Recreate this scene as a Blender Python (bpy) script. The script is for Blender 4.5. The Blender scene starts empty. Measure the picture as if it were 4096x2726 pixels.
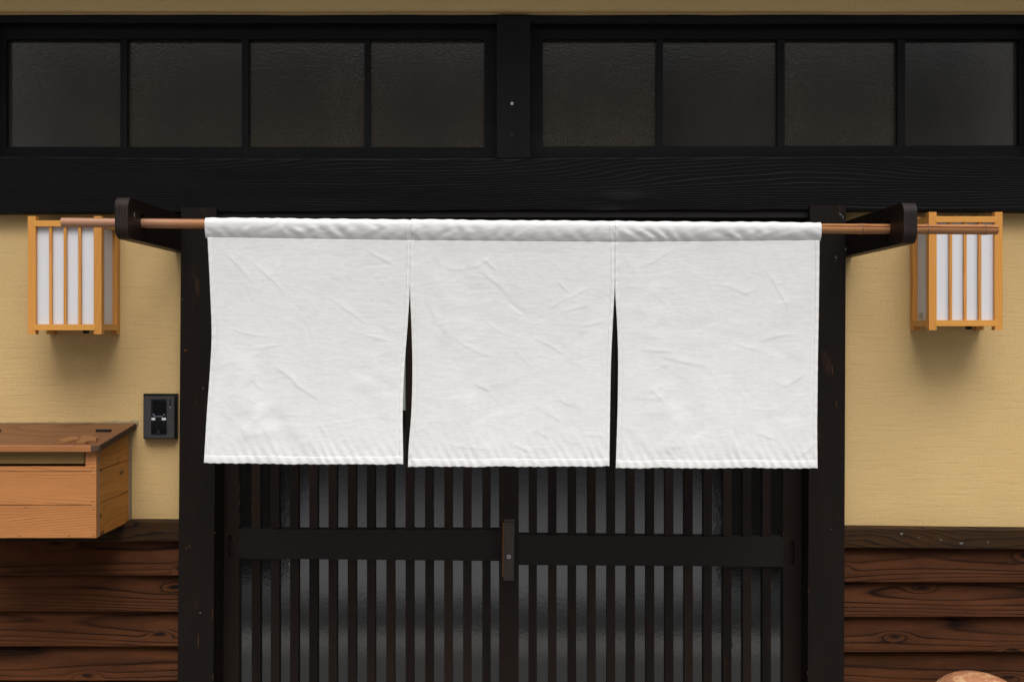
import bpy, bmesh, math, random
import numpy as np
from mathutils import Vector, Matrix

# ------------------------------------------------------------------ camera, sky, sun, exposure
SC = bpy.context.scene
C = SC.collection
D, F, HC, PX, PY = 3.3, 4552.0, 1.6, 2048.0, 1330.0     # camera distance, focal (px of a 4096 frame), eye height, eye point

cam_d = bpy.data.cameras.new('camera')
cam_d.sensor_width = 36.0
cam_d.lens = 36.0 * F / 4096.0
cam_d.shift_y = (PY - 1363.0) / 4096.0
cam_d.clip_start, cam_d.clip_end = 0.05, 400
cam = bpy.data.objects.new('camera', cam_d)
cam.location = (0, -D, HC)
cam.rotation_euler = (math.radians(90), 0, 0)
C.objects.link(cam)
SC.camera = cam

SUN_EL, SUN_AZ = 60.0, -7.0
w = bpy.data.worlds.new('World')
SC.world = w
w.use_nodes = True
wn = w.node_tree.nodes
wl = w.node_tree.links
bg = wn['Background']
sky = wn.new('ShaderNodeTexSky')
sky.sky_type = 'NISHITA'
sky.sun_disc = False
sky.sun_elevation = math.radians(SUN_EL)
sky.sun_rotation = math.radians(180 + SUN_AZ)
sky.dust_density = 4.0
hs = wn.new('ShaderNodeHueSaturation')
hs.inputs['Saturation'].default_value = 0.22        # overcast: the blue is washed out
wl.new(sky.outputs[0], hs.inputs['Color'])
wl.new(hs.outputs[0], bg.inputs['Color'])
bg.inputs['Strength'].default_value = 0.088

sun_d = bpy.data.lights.new('sun', 'SUN')
sun_d.energy = 1.5
sun_d.angle = math.radians(44)
sun_d.color = (1.0, 0.975, 0.94)
sun = bpy.data.objects.new('sun', sun_d)
sun.rotation_euler = (math.radians(90 - SUN_EL), 0, math.radians(-SUN_AZ))
sun.location = (0, -8, 8)
C.objects.link(sun)

SC.view_settings.view_transform = 'Standard'
SC.view_settings.look = 'None'
SC.view_settings.exposure = 0.9
SC.view_settings.gamma = 1.0
SC.view_settings.use_curve_mapping = False
SC.render.engine = 'CYCLES'
SC.cycles.use_denoising = True
SC.cycles.max_bounces = 8
SC.cycles.transparent_max_bounces = 8
SC.cycles.caustics_reflective = False
SC.cycles.caustics_refractive = False

rng = random.Random(7)

# ------------------------------------------------------------------ helpers
def P(px, py, Y):
    """point of the photograph's pixel (4096 wide) at the real depth Y (0 = plaster face, minus = nearer)"""
    k = (D + Y) / F
    return Vector(((px - PX) * k, Y, HC - (py - PY) * k))

def WX(px, Y): return (px - PX) * (D + Y) / F
def WZ(py, Y): return HC - (py - PY) * (D + Y) / F

def link(o, parent=None):
    C.objects.link(o)
    if parent is not None:
        o.parent = parent
        o.matrix_parent_inverse = Matrix.Translation(-world_loc(parent))
    return o

_wl = {}
def world_loc(o):
    return _wl.get(o.name, Vector((0, 0, 0)))

def empty(name, loc, label=None, cat=None, group=None, parent=None):
    o = bpy.data.objects.new(name, None)
    o.empty_display_size = 0.05
    o.location = loc
    if parent is not None:
        C.objects.link(o)
        o.parent = parent
        o.matrix_parent_inverse = Matrix.Translation(-world_loc(parent))
    else:
        C.objects.link(o)
    _wl[o.name] = Vector(loc)
    tag(o, label, cat, group)
    return o

def tag(o, label=None, cat=None, group=None, kind=None):
    if label: o['label'] = label
    if cat: o['category'] = cat
    if group: o['group'] = group
    if kind: o['kind'] = kind
    return o

def mesh_obj(name, verts, faces, mat, parent=None, smooth=False, fix=True):
    me = bpy.data.meshes.new(name)
    me.from_pydata([tuple(v) for v in verts], [], faces)
    me.update()
    if fix:
        bm = bmesh.new(); bm.from_mesh(me)
        bmesh.ops.recalc_face_normals(bm, faces=bm.faces)
        bm.to_mesh(me); bm.free()
    if mat: me.materials.append(mat)
    if smooth:
        me.polygons.foreach_set('use_smooth', [True] * len(me.polygons))
    o = bpy.data.objects.new(name, me)
    return link(o, parent)

def bm_obj(name, bm, mat, parent=None, bevel=0.0, seg=2, smooth=False):
    if bevel > 0:
        bmesh.ops.bevel(bm, geom=[e for e in bm.edges if len(e.link_faces) == 2 and e.calc_face_angle(0) > 0.5],
                        offset=bevel, segments=seg, affect='EDGES', profile=0.6, clamp_overlap=True)
    bmesh.ops.recalc_face_normals(bm, faces=bm.faces)
    me = bpy.data.meshes.new(name)
    bm.to_mesh(me); bm.free()
    if mat: me.materials.append(mat)
    if smooth:
        me.polygons.foreach_set('use_smooth', [True] * len(me.polygons))
    o = bpy.data.objects.new(name, me)
    return link(o, parent)

def add_box(bm, x0, x1, y0, y1, z0, z1):
    v = [bm.verts.new(p) for p in ((x0,y0,z0),(x1,y0,z0),(x1,y1,z0),(x0,y1,z0),(x0,y0,z1),(x1,y0,z1),(x1,y1,z1),(x0,y1,z1))]
    for f in ((0,1,2,3),(7,6,5,4),(0,4,5,1),(1,5,6,2),(2,6,7,3),(3,7,4,0)):
        bm.faces.new([v[i] for i in f])

def add_prism(bm, front, depth):
    """front: world points of the front polygon; extruded straight back by depth"""
    a = [bm.verts.new(p) for p in front]
    b = [bm.verts.new(p + Vector((0, depth, 0))) for p in front]
    n = len(a)
    bm.faces.new(a); bm.faces.new(list(reversed(b)))
    for i in range(n):
        j = (i + 1) % n
        bm.faces.new((a[j], a[i], b[i], b[j]))

def quad_px(x0, y0, x1, y1, Y, xb0=None, xb1=None, yr0=None, yr1=None):
    """front corners from the photo; xb* = x at the bottom, yr* = y at the right end"""
    xb0 = x0 if xb0 is None else xb0; xb1 = x1 if xb1 is None else xb1
    yr0 = y0 if yr0 is None else yr0; yr1 = y1 if yr1 is None else yr1
    return [P(x0, y0, Y), P(x1, yr0, Y), P(xb1, yr1, Y), P(xb0, y1, Y)]

def box_px(name, x0, y0, x1, y1, Yf, depth, mat, parent, bevel=0.0015, seg=2, **kw):
    bm = bmesh.new()
    add_prism(bm, quad_px(x0, y0, x1, y1, Yf, **kw), depth)
    return bm_obj(name, bm, mat, parent, bevel, seg)

def box(name, x0, x1, y0, y1, z0, z1, mat, parent=None, bevel=0.0, seg=2):
    bm = bmesh.new()
    add_box(bm, x0, x1, y0, y1, z0, z1)
    return bm_obj(name, bm, mat, parent, bevel, seg)

def loft(name, secs, mat, parent=None, smooth=False):
    n = len(secs[0])
    verts = [p for s in secs for p in s]
    faces = []
    for i in range(len(secs) - 1):
        for j in range(n):
            k = (j + 1) % n
            faces.append((i*n+j, i*n+k, (i+1)*n+k, (i+1)*n+j))
    faces.append(tuple(range(n)))
    faces.append(tuple(reversed(range((len(secs)-1)*n, len(secs)*n))))
    return mesh_obj(name, verts, faces, mat, parent, smooth)

# numpy value-gradient noise (for timber edges and cloth)
def _hash(ix, iy, seed):
    h = (ix.astype(np.int64) * 374761393 + iy.astype(np.int64) * 668265263 + seed * 1442695041) & 0x7fffffff
    h = ((h ^ (h >> 13)) * 1274126177) & 0x7fffffff
    h = h ^ (h >> 16)
    return (h & 0xffff) / 65535.0 * 2 - 1

def vnoise(x, y, seed=0):
    x = np.asarray(x, float); y = np.asarray(y, float)
    x, y = np.broadcast_arrays(x, y)
    ix, iy = np.floor(x), np.floor(y)
    fx, fy = x - ix, y - iy
    ux, uy = fx*fx*fx*(fx*(fx*6-15)+10), fy*fy*fy*(fy*(fy*6-15)+10)
    a, b = _hash(ix, iy, seed), _hash(ix+1, iy, seed)
    c, d = _hash(ix, iy+1, seed), _hash(ix+1, iy+1, seed)
    return (a*(1-ux)+b*ux)*(1-uy) + (c*(1-ux)+d*ux)*uy

def fbm(x, y, seed=0, oct=3):
    s, amp, t = 0, 1.0, 0
    for k in range(oct):
        s = s + amp * vnoise(np.asarray(x)*2**k, np.asarray(y)*2**k, seed+17*k); t += amp; amp *= 0.5
    return s / t

def wig(t, seed, amp):
    return float(fbm(t, 0.37, seed, 3)) * amp

# ------------------------------------------------------------------ materials
def new_mat(name):
    m = bpy.data.materials.new(name)
    m.use_nodes = True
    nt = m.node_tree
    return m, nt, nt.nodes, nt.links, nt.nodes['Principled BSDF']

def mth(nt, op, a, b=None, c=None, clamp=False):
    n = nt.nodes.new('ShaderNodeMath'); n.operation = op; n.use_clamp = clamp
    for i, v in enumerate((a, b, c)):
        if v is None: continue
        if isinstance(v, (int, float)): n.inputs[i].default_value = v
        else: nt.links.new(v, n.inputs[i])
    return n.outputs[0]

def mixc(nt, fac, a, b, blend='MIX'):
    n = nt.nodes.new('ShaderNodeMix'); n.data_type = 'RGBA'; n.blend_type = blend
    for i, v in ((0, fac), (6, a), (7, b)):
        if isinstance(v, (int, float)): n.inputs[i].default_value = v
        elif isinstance(v, tuple): n.inputs[i].default_value = (*v, 1.0) if len(v) == 3 else v
        else: nt.links.new(v, n.inputs[i])
    return n.outputs[2]

def ramp(nt, fac, stops, interp='LINEAR'):
    n = nt.nodes.new('ShaderNodeValToRGB')
    n.color_ramp.interpolation = interp
    el = n.color_ramp.elements
    while len(el) < len(stops): el.new(0.5)
    for e, (p, c) in zip(el, stops):
        e.position = p
        e.color = (c, c, c, 1) if isinstance(c, (int, float)) else (*c, 1)
    nt.links.new(fac, n.inputs[0])
    return n.outputs[0]

def noise(nt, vec, scale=1.0, detail=3.0, rough=0.5, dist=0.0, w=None):
    n = nt.nodes.new('ShaderNodeTexNoise')
    n.noise_dimensions = '3D'
    n.inputs['Scale'].default_value = scale
    n.inputs['Detail'].default_value = detail
    n.inputs['Roughness'].default_value = rough
    n.inputs['Distortion'].default_value = dist
    nt.links.new(vec, n.inputs['Vector'])
    return n.outputs['Fac']

def coords(nt, scale=(1, 1, 1), rand=37.0, add=None):
    tc = nt.nodes.new('ShaderNodeTexCoord')
    v = tc.outputs['Object']
    if rand:
        oi = nt.nodes.new('ShaderNodeObjectInfo')
        cmb = nt.nodes.new('ShaderNodeCombineXYZ')
        r = mth(nt, 'MULTIPLY', oi.outputs['Random'], rand)
        r2 = mth(nt, 'MULTIPLY', oi.outputs['Random'], rand * 1.73)
        r3 = mth(nt, 'MULTIPLY', oi.outputs['Random'], rand * 0.61)
        for i, q in enumerate((r, r2, r3)): nt.links.new(q, cmb.inputs[i])
        va = nt.nodes.new('ShaderNodeVectorMath'); va.operation = 'ADD'
        nt.links.new(v, va.inputs[0]); nt.links.new(cmb.outputs[0], va.inputs[1])
        v = va.outputs[0]
    return v

def scaled(nt, v, s):
    n = nt.nodes.new('ShaderNodeVectorMath'); n.operation = 'MULTIPLY'
    nt.links.new(v, n.inputs[0]); n.inputs[1].default_value = s
    return n.outputs[0]

def bump(nt, height, strength, dist, normal=None):
    n = nt.nodes.new('ShaderNodeBump')
    n.inputs['Strength'].default_value = strength
    n.inputs['Distance'].default_value = dist
    nt.links.new(height, n.inputs['Height'])
    if normal is not None: nt.links.new(normal, n.inputs['Normal'])
    return n.outputs[0]

def wood(name, axis='x', early=(0.2,0.1,0.05), late=(0.05,0.02,0.01), stain=(0.1,0.05,0.02), rings=70.0, wave=4.0,
         sa=1.0, sb=8.0, knot=0.0, ksa=3.0, ksb=9.0, rough=0.6, spec=0.3, bstr=0.5, bdist=0.0012, fiber=0.35,
         blotch=0.35, var=0.25, rand=37.0, sharp=0.78, dense=0.0, wear=None, wear_amt=0.5, coat=0.0, knot_col=None):
    """timber: growth rings are contour lines of a smooth field stretched along the grain, bent round knots"""
    m, nt, nd, lk, b = new_mat(name)
    v = coords(nt, rand=rand)
    sx = nt.nodes.new('ShaderNodeSeparateXYZ'); lk.new(v, sx.inputs[0])
    order = {'x': (0, 2, 1), 'z': (2, 0, 1), 'y': (1, 2, 0)}[axis]
    al, ac, de = (sx.outputs[i] for i in order)
    cv = nt.nodes.new('ShaderNodeCombineXYZ')
    lk.new(al, cv.inputs[0]); lk.new(ac, cv.inputs[1]); lk.new(de, cv.inputs[2])
    V = cv.outputs[0]                                     # (along, across, depth)
    n1 = noise(nt, scaled(nt, V, (sa, sb, sb * 0.4)), 1.0, 1.5, 0.45)
    n2 = noise(nt, scaled(nt, V, (sa * 6, sb * 5, sb * 3)), 1.0, 2.0, 0.5)
    fld = mth(nt, 'MULTIPLY', ac, rings)
    fld = mth(nt, 'MULTIPLY_ADD', n1, wave * 4, fld)
    fld = mth(nt, 'MULTIPLY_ADD', n2, wave * 0.22, fld)
    fld = mth(nt, 'MULTIPLY_ADD', de, rings * 0.25, fld)
    if dense:                                             # rings crowd towards the board's lower edge
        tg = nt.nodes.new('ShaderNodeTexCoord'); sg = nt.nodes.new('ShaderNodeSeparateXYZ'); lk.new(tg.outputs['Generated'], sg.inputs[0])
        inv = mth(nt, 'SUBTRACT', 1.0, sg.outputs[2], clamp=True)
        fld = mth(nt, 'MULTIPLY_ADD', mth(nt, 'POWER', inv, 2.3), dense, fld)
    kmask = None
    if knot > 0:
        vo = nt.nodes.new('ShaderNodeTexVoronoi'); vo.voronoi_dimensions = '2D'
        vo.inputs['Scale'].default_value = 1.0
        wob = noise(nt, scaled(nt, V, (25, 25, 25)), 1.0, 2.0)
        sv = scaled(nt, V, (ksa, ksb, 1))
        wv = nt.nodes.new('ShaderNodeCombineXYZ')
        wq = mth(nt, 'MULTIPLY', mth(nt, 'SUBTRACT', wob, 0.5), 0.10)
        lk.new(wq, wv.inputs[0]); lk.new(wq, wv.inputs[1])
        va = nt.nodes.new('ShaderNodeVectorMath'); va.operation = 'ADD'
        lk.new(sv, va.inputs[0]); lk.new(wv.outputs[0], va.inputs[1])
        lk.new(va.outputs[0], vo.inputs['Vector'])
        cs = nt.nodes.new('ShaderNodeSeparateColor'); lk.new(vo.outputs['Color'], cs.inputs[0])
        keep = mth(nt, 'LESS_THAN', cs.outputs[0], knot)
        d = vo.outputs['Distance']
        g = mth(nt, 'POWER', 2.718, mth(nt, 'MULTIPLY', mth(nt, 'MULTIPLY', d, d), -22.0))
        fld = mth(nt, 'MULTIPLY_ADD', mth(nt, 'MULTIPLY', g, keep), 1.8, fld)
        kmask = mth(nt, 'MULTIPLY', keep, mth(nt, 'SUBTRACT', 1.0, mth(nt, 'MULTIPLY', mth(nt, 'SUBTRACT', d, 0.06), 14.0, clamp=True), clamp=True))
    fr = mth(nt, 'FRACT', fld)
    ring = ramp(nt, fr, [(0.0, 0.30), (0.07, 0.04), (0.50, 0.14), (sharp, 0.34), (0.92, 1.0), (1.0, 0.30)])
    rs = nt.nodes.new('ShaderNodeSeparateColor'); lk.new(ring, rs.inputs[0]); rg = rs.outputs[0]
    soft = noise(nt, scaled(nt, V, (sa * 2.5, sb * 2, sb)), 1.0, 2.0)
    rg = mth(nt, 'MULTIPLY', rg, mth(nt, 'MULTIPLY_ADD', soft, 2.2, -0.25, clamp=True), clamp=True)
    fb = noise(nt, scaled(nt, V, (9, 420, 200)), 1.0, 3.0, 0.6)
    rgf = mth(nt, 'MULTIPLY_ADD', mth(nt, 'SUBTRACT', fb, 0.5), fiber * 2, rg, clamp=True)
    col = mixc(nt, rgf, early, late)
    bl = noise(nt, scaled(nt, V, (3.0, 13, 13)), 1.0, 6.0, 0.70)
    blm = ramp(nt, bl, [(0.38, 0.0), (0.72, 1.0)])
    col = mixc(nt, mth(nt, 'MULTIPLY', blm, blotch), col, stain)
    if kmask is not None:
        col = mixc(nt, mth(nt, 'MULTIPLY', kmask, 0.85), col, knot_col or tuple(c * 0.35 for c in late))
    oi = nt.nodes.new('ShaderNodeObjectInfo')
    vv = mth(nt, 'MULTIPLY_ADD', oi.outputs['Random'], var, 1 - var / 2)
    hv = nt.nodes.new('ShaderNodeHueSaturation'); lk.new(col, hv.inputs['Color']); lk.new(vv, hv.inputs['Value'])
    col = hv.outputs[0]
    if wear:                                              # scuffs where the stain has rubbed off
        wn_ = noise(nt, scaled(nt, V, (7, 28, 28)), 1.0, 5.0, 0.68)
        wm = ramp(nt, wn_, [(0.60, 0.0), (0.74, 1.0)])
        col = mixc(nt, mth(nt, 'MULTIPLY', wm, wear_amt), col, wear)
    lk.new(col, b.inputs['Base Color'])
    b.inputs['Specular IOR Level'].default_value = spec
    rr = mth(nt, 'MULTIPLY_ADD', rgf, 0.12, rough - 0.06)
    rr = mth(nt, 'MULTIPLY_ADD', mth(nt, 'SUBTRACT', bl, 0.5), 0.25, rr, clamp=True)
    lk.new(rr, b.inputs['Roughness'])
    h = mth(nt, 'MULTIPLY_ADD', fb, 0.25, rg)
    lk.new(bump(nt, h, bstr, bdist), b.inputs['Normal'])
    if coat: b.inputs['Coat Weight'].default_value = coat
    return m

def plain(name, col, rough=0.5, spec=0.5, metal=0.0, bumps=None, mott=0.0, mscale=20.0):
    m, nt, nd, lk, b = new_mat(name)
    b.inputs['Roughness'].default_value = rough
    b.inputs['Specular IOR Level'].default_value = spec
    b.inputs['Metallic'].default_value = metal
    v = coords(nt, rand=11.0)
    n = noise(nt, v, mscale, 4.0, 0.6)
    c = mixc(nt, n, tuple(x * (1 - mott) for x in col), tuple(min(1, x * (1 + mott)) for x in col))
    lk.new(c, b.inputs['Base Color'])
    lk.new(mth(nt, 'MULTIPLY_ADD', mth(nt, 'SUBTRACT', n, 0.5), 0.25, rough, clamp=True), b.inputs['Roughness'])
    if bumps:
        sc, st, di = bumps
        lk.new(bump(nt, noise(nt, v, sc, 3.0), st, di), b.inputs['Normal'])
    return m

def plaster_mat():
    m, nt, nd, lk, b = new_mat('ochre_plaster')
    v = coords(nt, rand=0)
    warp = noise(nt, scaled(nt, v, (2.2, 2, 5)), 1.0, 2.0)
    wv = nt.nodes.new('ShaderNodeCombineXYZ')
    lk.new(mth(nt, 'MULTIPLY', mth(nt, 'SUBTRACT', warp, 0.5), 0.03), wv.inputs[2])
    va = nt.nodes.new('ShaderNodeVectorMath'); va.operation = 'ADD'
    lk.new(v, va.inputs[0]); lk.new(wv.outputs[0], va.inputs[1]); vw = va.outputs[0]
    s1 = noise(nt, scaled(nt, vw, (8.0, 6, 140)), 1.0, 3.0, 0.6)         # trowel strokes
    s2 = noise(nt, scaled(nt, vw, (10, 6, 210)), 1.0, 2.0, 0.6)
    pat = noise(nt, scaled(nt, v, (3, 3, 6)), 1.0, 3.0)
    gr = noise(nt, scaled(nt, v, (1, 1, 1.5)), 190.0, 3.0, 0.7)               # sand grain
    groove = ramp(nt, s1, [(0.32, 0.0), (0.46, 0.8), (0.66, 1.0)])
    gs = nt.nodes.new('ShaderNodeSeparateColor'); lk.new(groove, gs.inputs[0])
    h = mth(nt, 'MULTIPLY_ADD', s2, 0.45, gs.outputs[0])
    h = mth(nt, 'MULTIPLY', h, mth(nt, 'MULTIPLY_ADD', pat, 0.9, 0.35))
    h = mth(nt, 'MULTIPLY_ADD', gr, 0.35, h)
    col = mixc(nt, pat, (0.57, 0.385, 0.165), (0.64, 0.445, 0.205))
    col = mixc(nt, mth(nt, 'MULTIPLY', mth(nt, 'SUBTRACT', 1.0, gs.outputs[0]), 0.10), col, (0.30, 0.20, 0.075))
    big = noise(nt, scaled(nt, v, (0.9, 1, 1.3)), 1.0, 4.0, 0.6)
    col = mixc(nt, mth(nt, 'MULTIPLY', ramp(nt, big, [(0.42, 0.0), (0.70, 1.0)]), 0.22), col, (0.43, 0.275, 0.105))
    vp = nt.nodes.new('ShaderNodeTexVoronoi'); vp.inputs['Scale'].default_value = 26.0; lk.new(v, vp.inputs['Vector'])
    pit = mth(nt, 'LESS_THAN', vp.outputs['Distance'], 0.05)
    col = mixc(nt, mth(nt, 'MULTIPLY', pit, 0.35), col, (0.22, 0.14, 0.05))
    col = mixc(nt, 0.20, col, mixc(nt, ramp(nt, gr, [(0.35, 0.0), (0.65, 1.0)]), (0.3, 0.2, 0.08), (0.7, 0.55, 0.3)))
    lk.new(col, b.inputs['Base Color'])
    b.inputs['Roughness'].default_value = 0.92
    b.inputs['Specular IOR Level'].default_value = 0.12
    lk.new(bump(nt, h, 0.6, 0.0008), b.inputs['Normal'])
    return m

def cloth_mat(name, base, tint):
    m, nt, nd, lk, b = new_mat(name)
    v = coords(nt, rand=0)
    slub = noise(nt, scaled(nt, v, (38, 50, 150)), 1.0, 4.0, 0.68)
    slub = mth(nt, 'MULTIPLY_ADD', mth(nt, 'SUBTRACT', slub, 0.5), 2.6, 0.5, clamp=True)
    weave = noise(nt, scaled(nt, v, (700, 500, 700)), 1.0, 1.0)
    big = noise(nt, scaled(nt, v, (7, 5, 5)), 1.0, 4.0, 0.6)
    h = mth(nt, 'MULTIPLY_ADD', slub, 0.55, mth(nt, 'MULTIPLY', weave, 0.2))
    col = mixc(nt, slub, base, tint)
    lk.new(col, b.inputs['Base Color'])
    b.inputs['Roughness'].default_value = 0.95
    b.inputs['Specular IOR Level'].default_value = 0.05
    b.inputs['Sheen Weight'].default_value = 0.08
    lk.new(bump(nt, h, 0.5, 0.0009), b.inputs['Normal'])
    tr = nt.nodes.new('ShaderNodeBsdfTranslucent'); lk.new(col, tr.inputs['Color'])
    ms = nt.nodes.new('ShaderNodeMixShader'); ms.inputs[0].default_value = 0.10
    out = nd['Material Output']
    lk.new(b.outputs[0], ms.inputs[1]); lk.new(tr.outputs[0], ms.inputs[2]); lk.new(ms.outputs[0], out.inputs['Surface'])
    return m

def figured_glass(name, scale, strength, dist, rough, tint=(0.010, 0.0105, 0.010), film=0.0, film_col=(0.10, 0.09, 0.07)):
    """obscured glass in front of an unlit room: dark body, mirror-like pebbled face, thin film of dust"""
    m, nt, nd, lk, b = new_mat(name)
    v = coords(nt, rand=5.0)
    n = noise(nt, scaled(nt, v, (1, 1, 1.25)), scale, 2.0, 0.5, 0.6)
    n2 = noise(nt, v, scale * 0.45, 2.0)
    b.inputs['IOR'].default_value = 1.52
    b.inputs['Specular IOR Level'].default_value = 0.92
    b.inputs['Roughness'].default_value = rough
    if film:
        dn = noise(nt, scaled(nt, v, (2.2, 3, 1.6)), 1.0, 5.0, 0.6)
        gr = noise(nt, v, 260.0, 2.0, 0.6)
        f = mth(nt, 'MULTIPLY', mth(nt, 'MULTIPLY', mth(nt, 'SUBTRACT', dn, 0.25, clamp=True), mth(nt, 'POWER', gr, 0.8)), film * 4, clamp=True)
        lk.new(mixc(nt, f, tint, film_col), b.inputs['Base Color'])
    else:
        b.inputs['Base Color'].default_value = (*tint, 1)
    h = mth(nt, 'MULTIPLY_ADD', n2, 1.5, n)
    lk.new(bump(nt, h, strength, dist), b.inputs['Normal'])
    return m

M = {}
M['plaster'] = plaster_mat()
M['beam'] = wood('black_beam_timber', 'x', (0.0030,0.0030,0.0036), (0.0070,0.0070,0.0080), (0.0025,0.0025,0.003), rings=140, wave=6.0, sa=0.7, sb=6.0,
                 knot=0.35, ksa=1.6, ksb=8, rough=0.55, spec=0.12, bstr=0.55, bdist=0.0024, fiber=0.2, blotch=0.4, var=0.1, knot_col=(0.012,0.012,0.012))
M['sash_x'] = wood('black_sash_timber', 'x', (0.0042,0.0042,0.0047), (0.0085,0.0085,0.0092), (0.0035,0.0035,0.0037), rings=230, wave=3.5, sa=0.8, sb=8,
                   rough=0.6, spec=0.14, bstr=0.7, bdist=0.0012, fiber=0.25, var=0.15)
M['sash_z'] = wood('black_sash_upright', 'z', (0.0045,0.0045,0.0048), (0.0075,0.0075,0.008), (0.0035,0.0035,0.0035), rings=160, wave=3.0, sa=0.8, sb=8,
                   rough=0.6, spec=0.13, bstr=0.4, bdist=0.001, fiber=0.25, var=0.15)
M['post'] = wood('dark_post_timber', 'z', (0.0085,0.0062,0.0050), (0.0050,0.0046,0.0046), (0.0135,0.0075,0.0050), rings=90, wave=4, sa=0.6, sb=7,
                 knot=0.22, ksa=2.2, ksb=9, rough=0.52, spec=0.13, bstr=0.3, bdist=0.0009, fiber=0.3, blotch=0.7, var=0.1, wear=(0.060,0.027,0.012), wear_amt=0.55)
M['door_z'] = wood('brown_door_upright', 'z', (0.0150,0.0088,0.0060), (0.0080,0.0052,0.0040), (0.0095,0.0080,0.0072), rings=150, wave=3, sa=0.5, sb=7,
                   rough=0.5, spec=0.14, bstr=0.15, bdist=0.0006, fiber=0.35, blotch=0.6, var=0.9, wear=(0.05,0.025,0.011), wear_amt=0.25)
M['door_x'] = wood('dark_door_rail', 'x', (0.0140,0.0110,0.0095), (0.0095,0.0080,0.0075), (0.011,0.010,0.0095), rings=120, wave=3, sa=0.5, sb=7,
                   rough=0.5, spec=0.18, bstr=0.15, bdist=0.0006, fiber=0.3, blotch=0.5, var=0.2, wear=(0.035,0.021,0.012), wear_amt=0.15)
M['siding'] = wood('charred_cedar_siding', 'x', (0.090,0.0315,0.0118), (0.0040,0.0028,0.0022), (0.019,0.0080,0.0042), rings=28, wave=1.9, sa=0.9, sb=7.5, dense=7.0,
                   knot=0.20, ksa=5.5, ksb=19, rough=0.7, spec=0.05, bstr=0.9, bdist=0.0018, fiber=0.45, blotch=0.7, var=0.3, sharp=0.74, knot_col=(0.006,0.004,0.0035))
M['dado'] = wood('dark_dado_rail', 'x', (0.046,0.022,0.0085), (0.0055,0.0050,0.0048), (0.012,0.0105,0.0095), rings=70, wave=4.0, sa=1.6, sb=10,
                 knot=0.25, rough=0.65, spec=0.06, bstr=0.6, bdist=0.0012, fiber=0.3, blotch=0.6, var=0.2)
M['box_front'] = wood('cedar_mailbox_front', 'x', (0.485,0.202,0.066), (0.25,0.088,0.027), (0.33,0.128,0.042), rings=120, wave=4.5, sa=1.3, sb=8.0,
                      knot=0.35, ksa=3.6, ksb=12, rough=0.62, spec=0.2, bstr=0.25, bdist=0.0006, fiber=0.38, blotch=0.6, var=0.16, knot_col=(0.10,0.04,0.02))
M['box_side'] = wood('cedar_mailbox_side', 'y', (0.44,0.175,0.034), (0.30,0.105,0.019), (0.33,0.135,0.027), rings=70, wave=3.0, sa=1.2, sb=6.5,
                     knot=0.28, ksa=6, ksb=15, rough=0.6, spec=0.2, bstr=0.25, bdist=0.0006, fiber=0.3, blotch=0.7, var=0.15, knot_col=(0.07,0.03,0.012))
M['box_lid'] = wood('weathered_mailbox_lid', 'x', (0.150,0.060,0.025), (0.090,0.034,0.014), (0.105,0.046,0.021), rings=45, wave=2.5, sa=1.0, sb=7,
                    rough=0.5, spec=0.3, bstr=0.3, bdist=0.0007, fiber=0.35, blotch=0.8, var=0.05, wear=(0.26,0.115,0.055), wear_amt=0.5)
M['lid_edge'] = wood('worn_lid_edge', 'x', (0.37,0.155,0.055), (0.26,0.095,0.033), (0.21,0.075,0.027), rings=120, wave=2, sa=1.0, sb=7,
                     rough=0.55, spec=0.25, bstr=0.3, bdist=0.0007, fiber=0.4, blotch=0.6, var=0.05)
M['lid_end'] = wood('lid_end_grain', 'y', (0.062,0.032,0.018), (0.040,0.020,0.011), (0.13,0.085,0.052), rings=90, wave=3, sa=4.0, sb=7,
                    rough=0.65, spec=0.2, bstr=0.3, bdist=0.0007, fiber=0.3, blotch=0.3, var=0.05)
M['box_grey'] = wood('grey_end_grain', 'z', (0.30,0.225,0.16), (0.20,0.145,0.10), (0.24,0.18,0.13), rings=160, wave=3, rough=0.75, spec=0.2, bstr=0.3, bdist=0.0006)
M['box_flap'] = wood('pale_mail_flap', 'x', (0.30,0.185,0.065), (0.20,0.105,0.033), (0.25,0.15,0.05), rings=75, wave=3.5, sa=0.8, sb=6, rough=0.6, spec=0.25, bstr=0.2, bdist=0.0005)
M['leaf_wood'] = wood('carved_leaf_wood', 'x', (0.225,0.100,0.036), (0.17,0.072,0.026), (0.19,0.083,0.031), rings=60, wave=3, rough=0.6, spec=0.25, bstr=0.2, bdist=0.0004)
M['lamp_z'] = wood('honey_cypress_upright', 'z', (0.60,0.275,0.060), (0.46,0.175,0.030), (0.52,0.220,0.042), rings=110, wave=3.5, sa=0.8, sb=8, rough=0.42,
                   spec=0.35, bstr=0.08, bdist=0.0004, fiber=0.15, blotch=0.4, var=0.14)
M['lamp_x'] = wood('honey_cypress_rail', 'x', (0.66,0.315,0.068), (0.53,0.215,0.040), (0.60,0.265,0.05), rings=130, wave=2.5, sa=0.6, sb=8, rough=0.42,
                   spec=0.35, bstr=0.08, bdist=0.0004, fiber=0.15, blotch=0.35, var=0.10)
M['lamp_y'] = wood('honey_cypress_side', 'y', (0.60,0.29,0.065), (0.47,0.19,0.036), (0.52,0.235,0.05), rings=130, wave=2.5, sa=0.6, sb=8, rough=0.42,
                   spec=0.35, bstr=0.08, bdist=0.0004, fiber=0.15, blotch=0.35, var=0.10)
M['bracket'] = wood('stained_bracket_board', 'y', (0.0125,0.0066,0.0045), (0.0055,0.0042,0.0040), (0.009,0.0060,0.0050), rings=70, wave=4, sa=1.2, sb=7, rough=0.5,
                    spec=0.14, bstr=0.25, bdist=0.0008, fiber=0.3, blotch=0.6, wear=(0.06,0.026,0.012), wear_amt=0.30)
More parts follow.
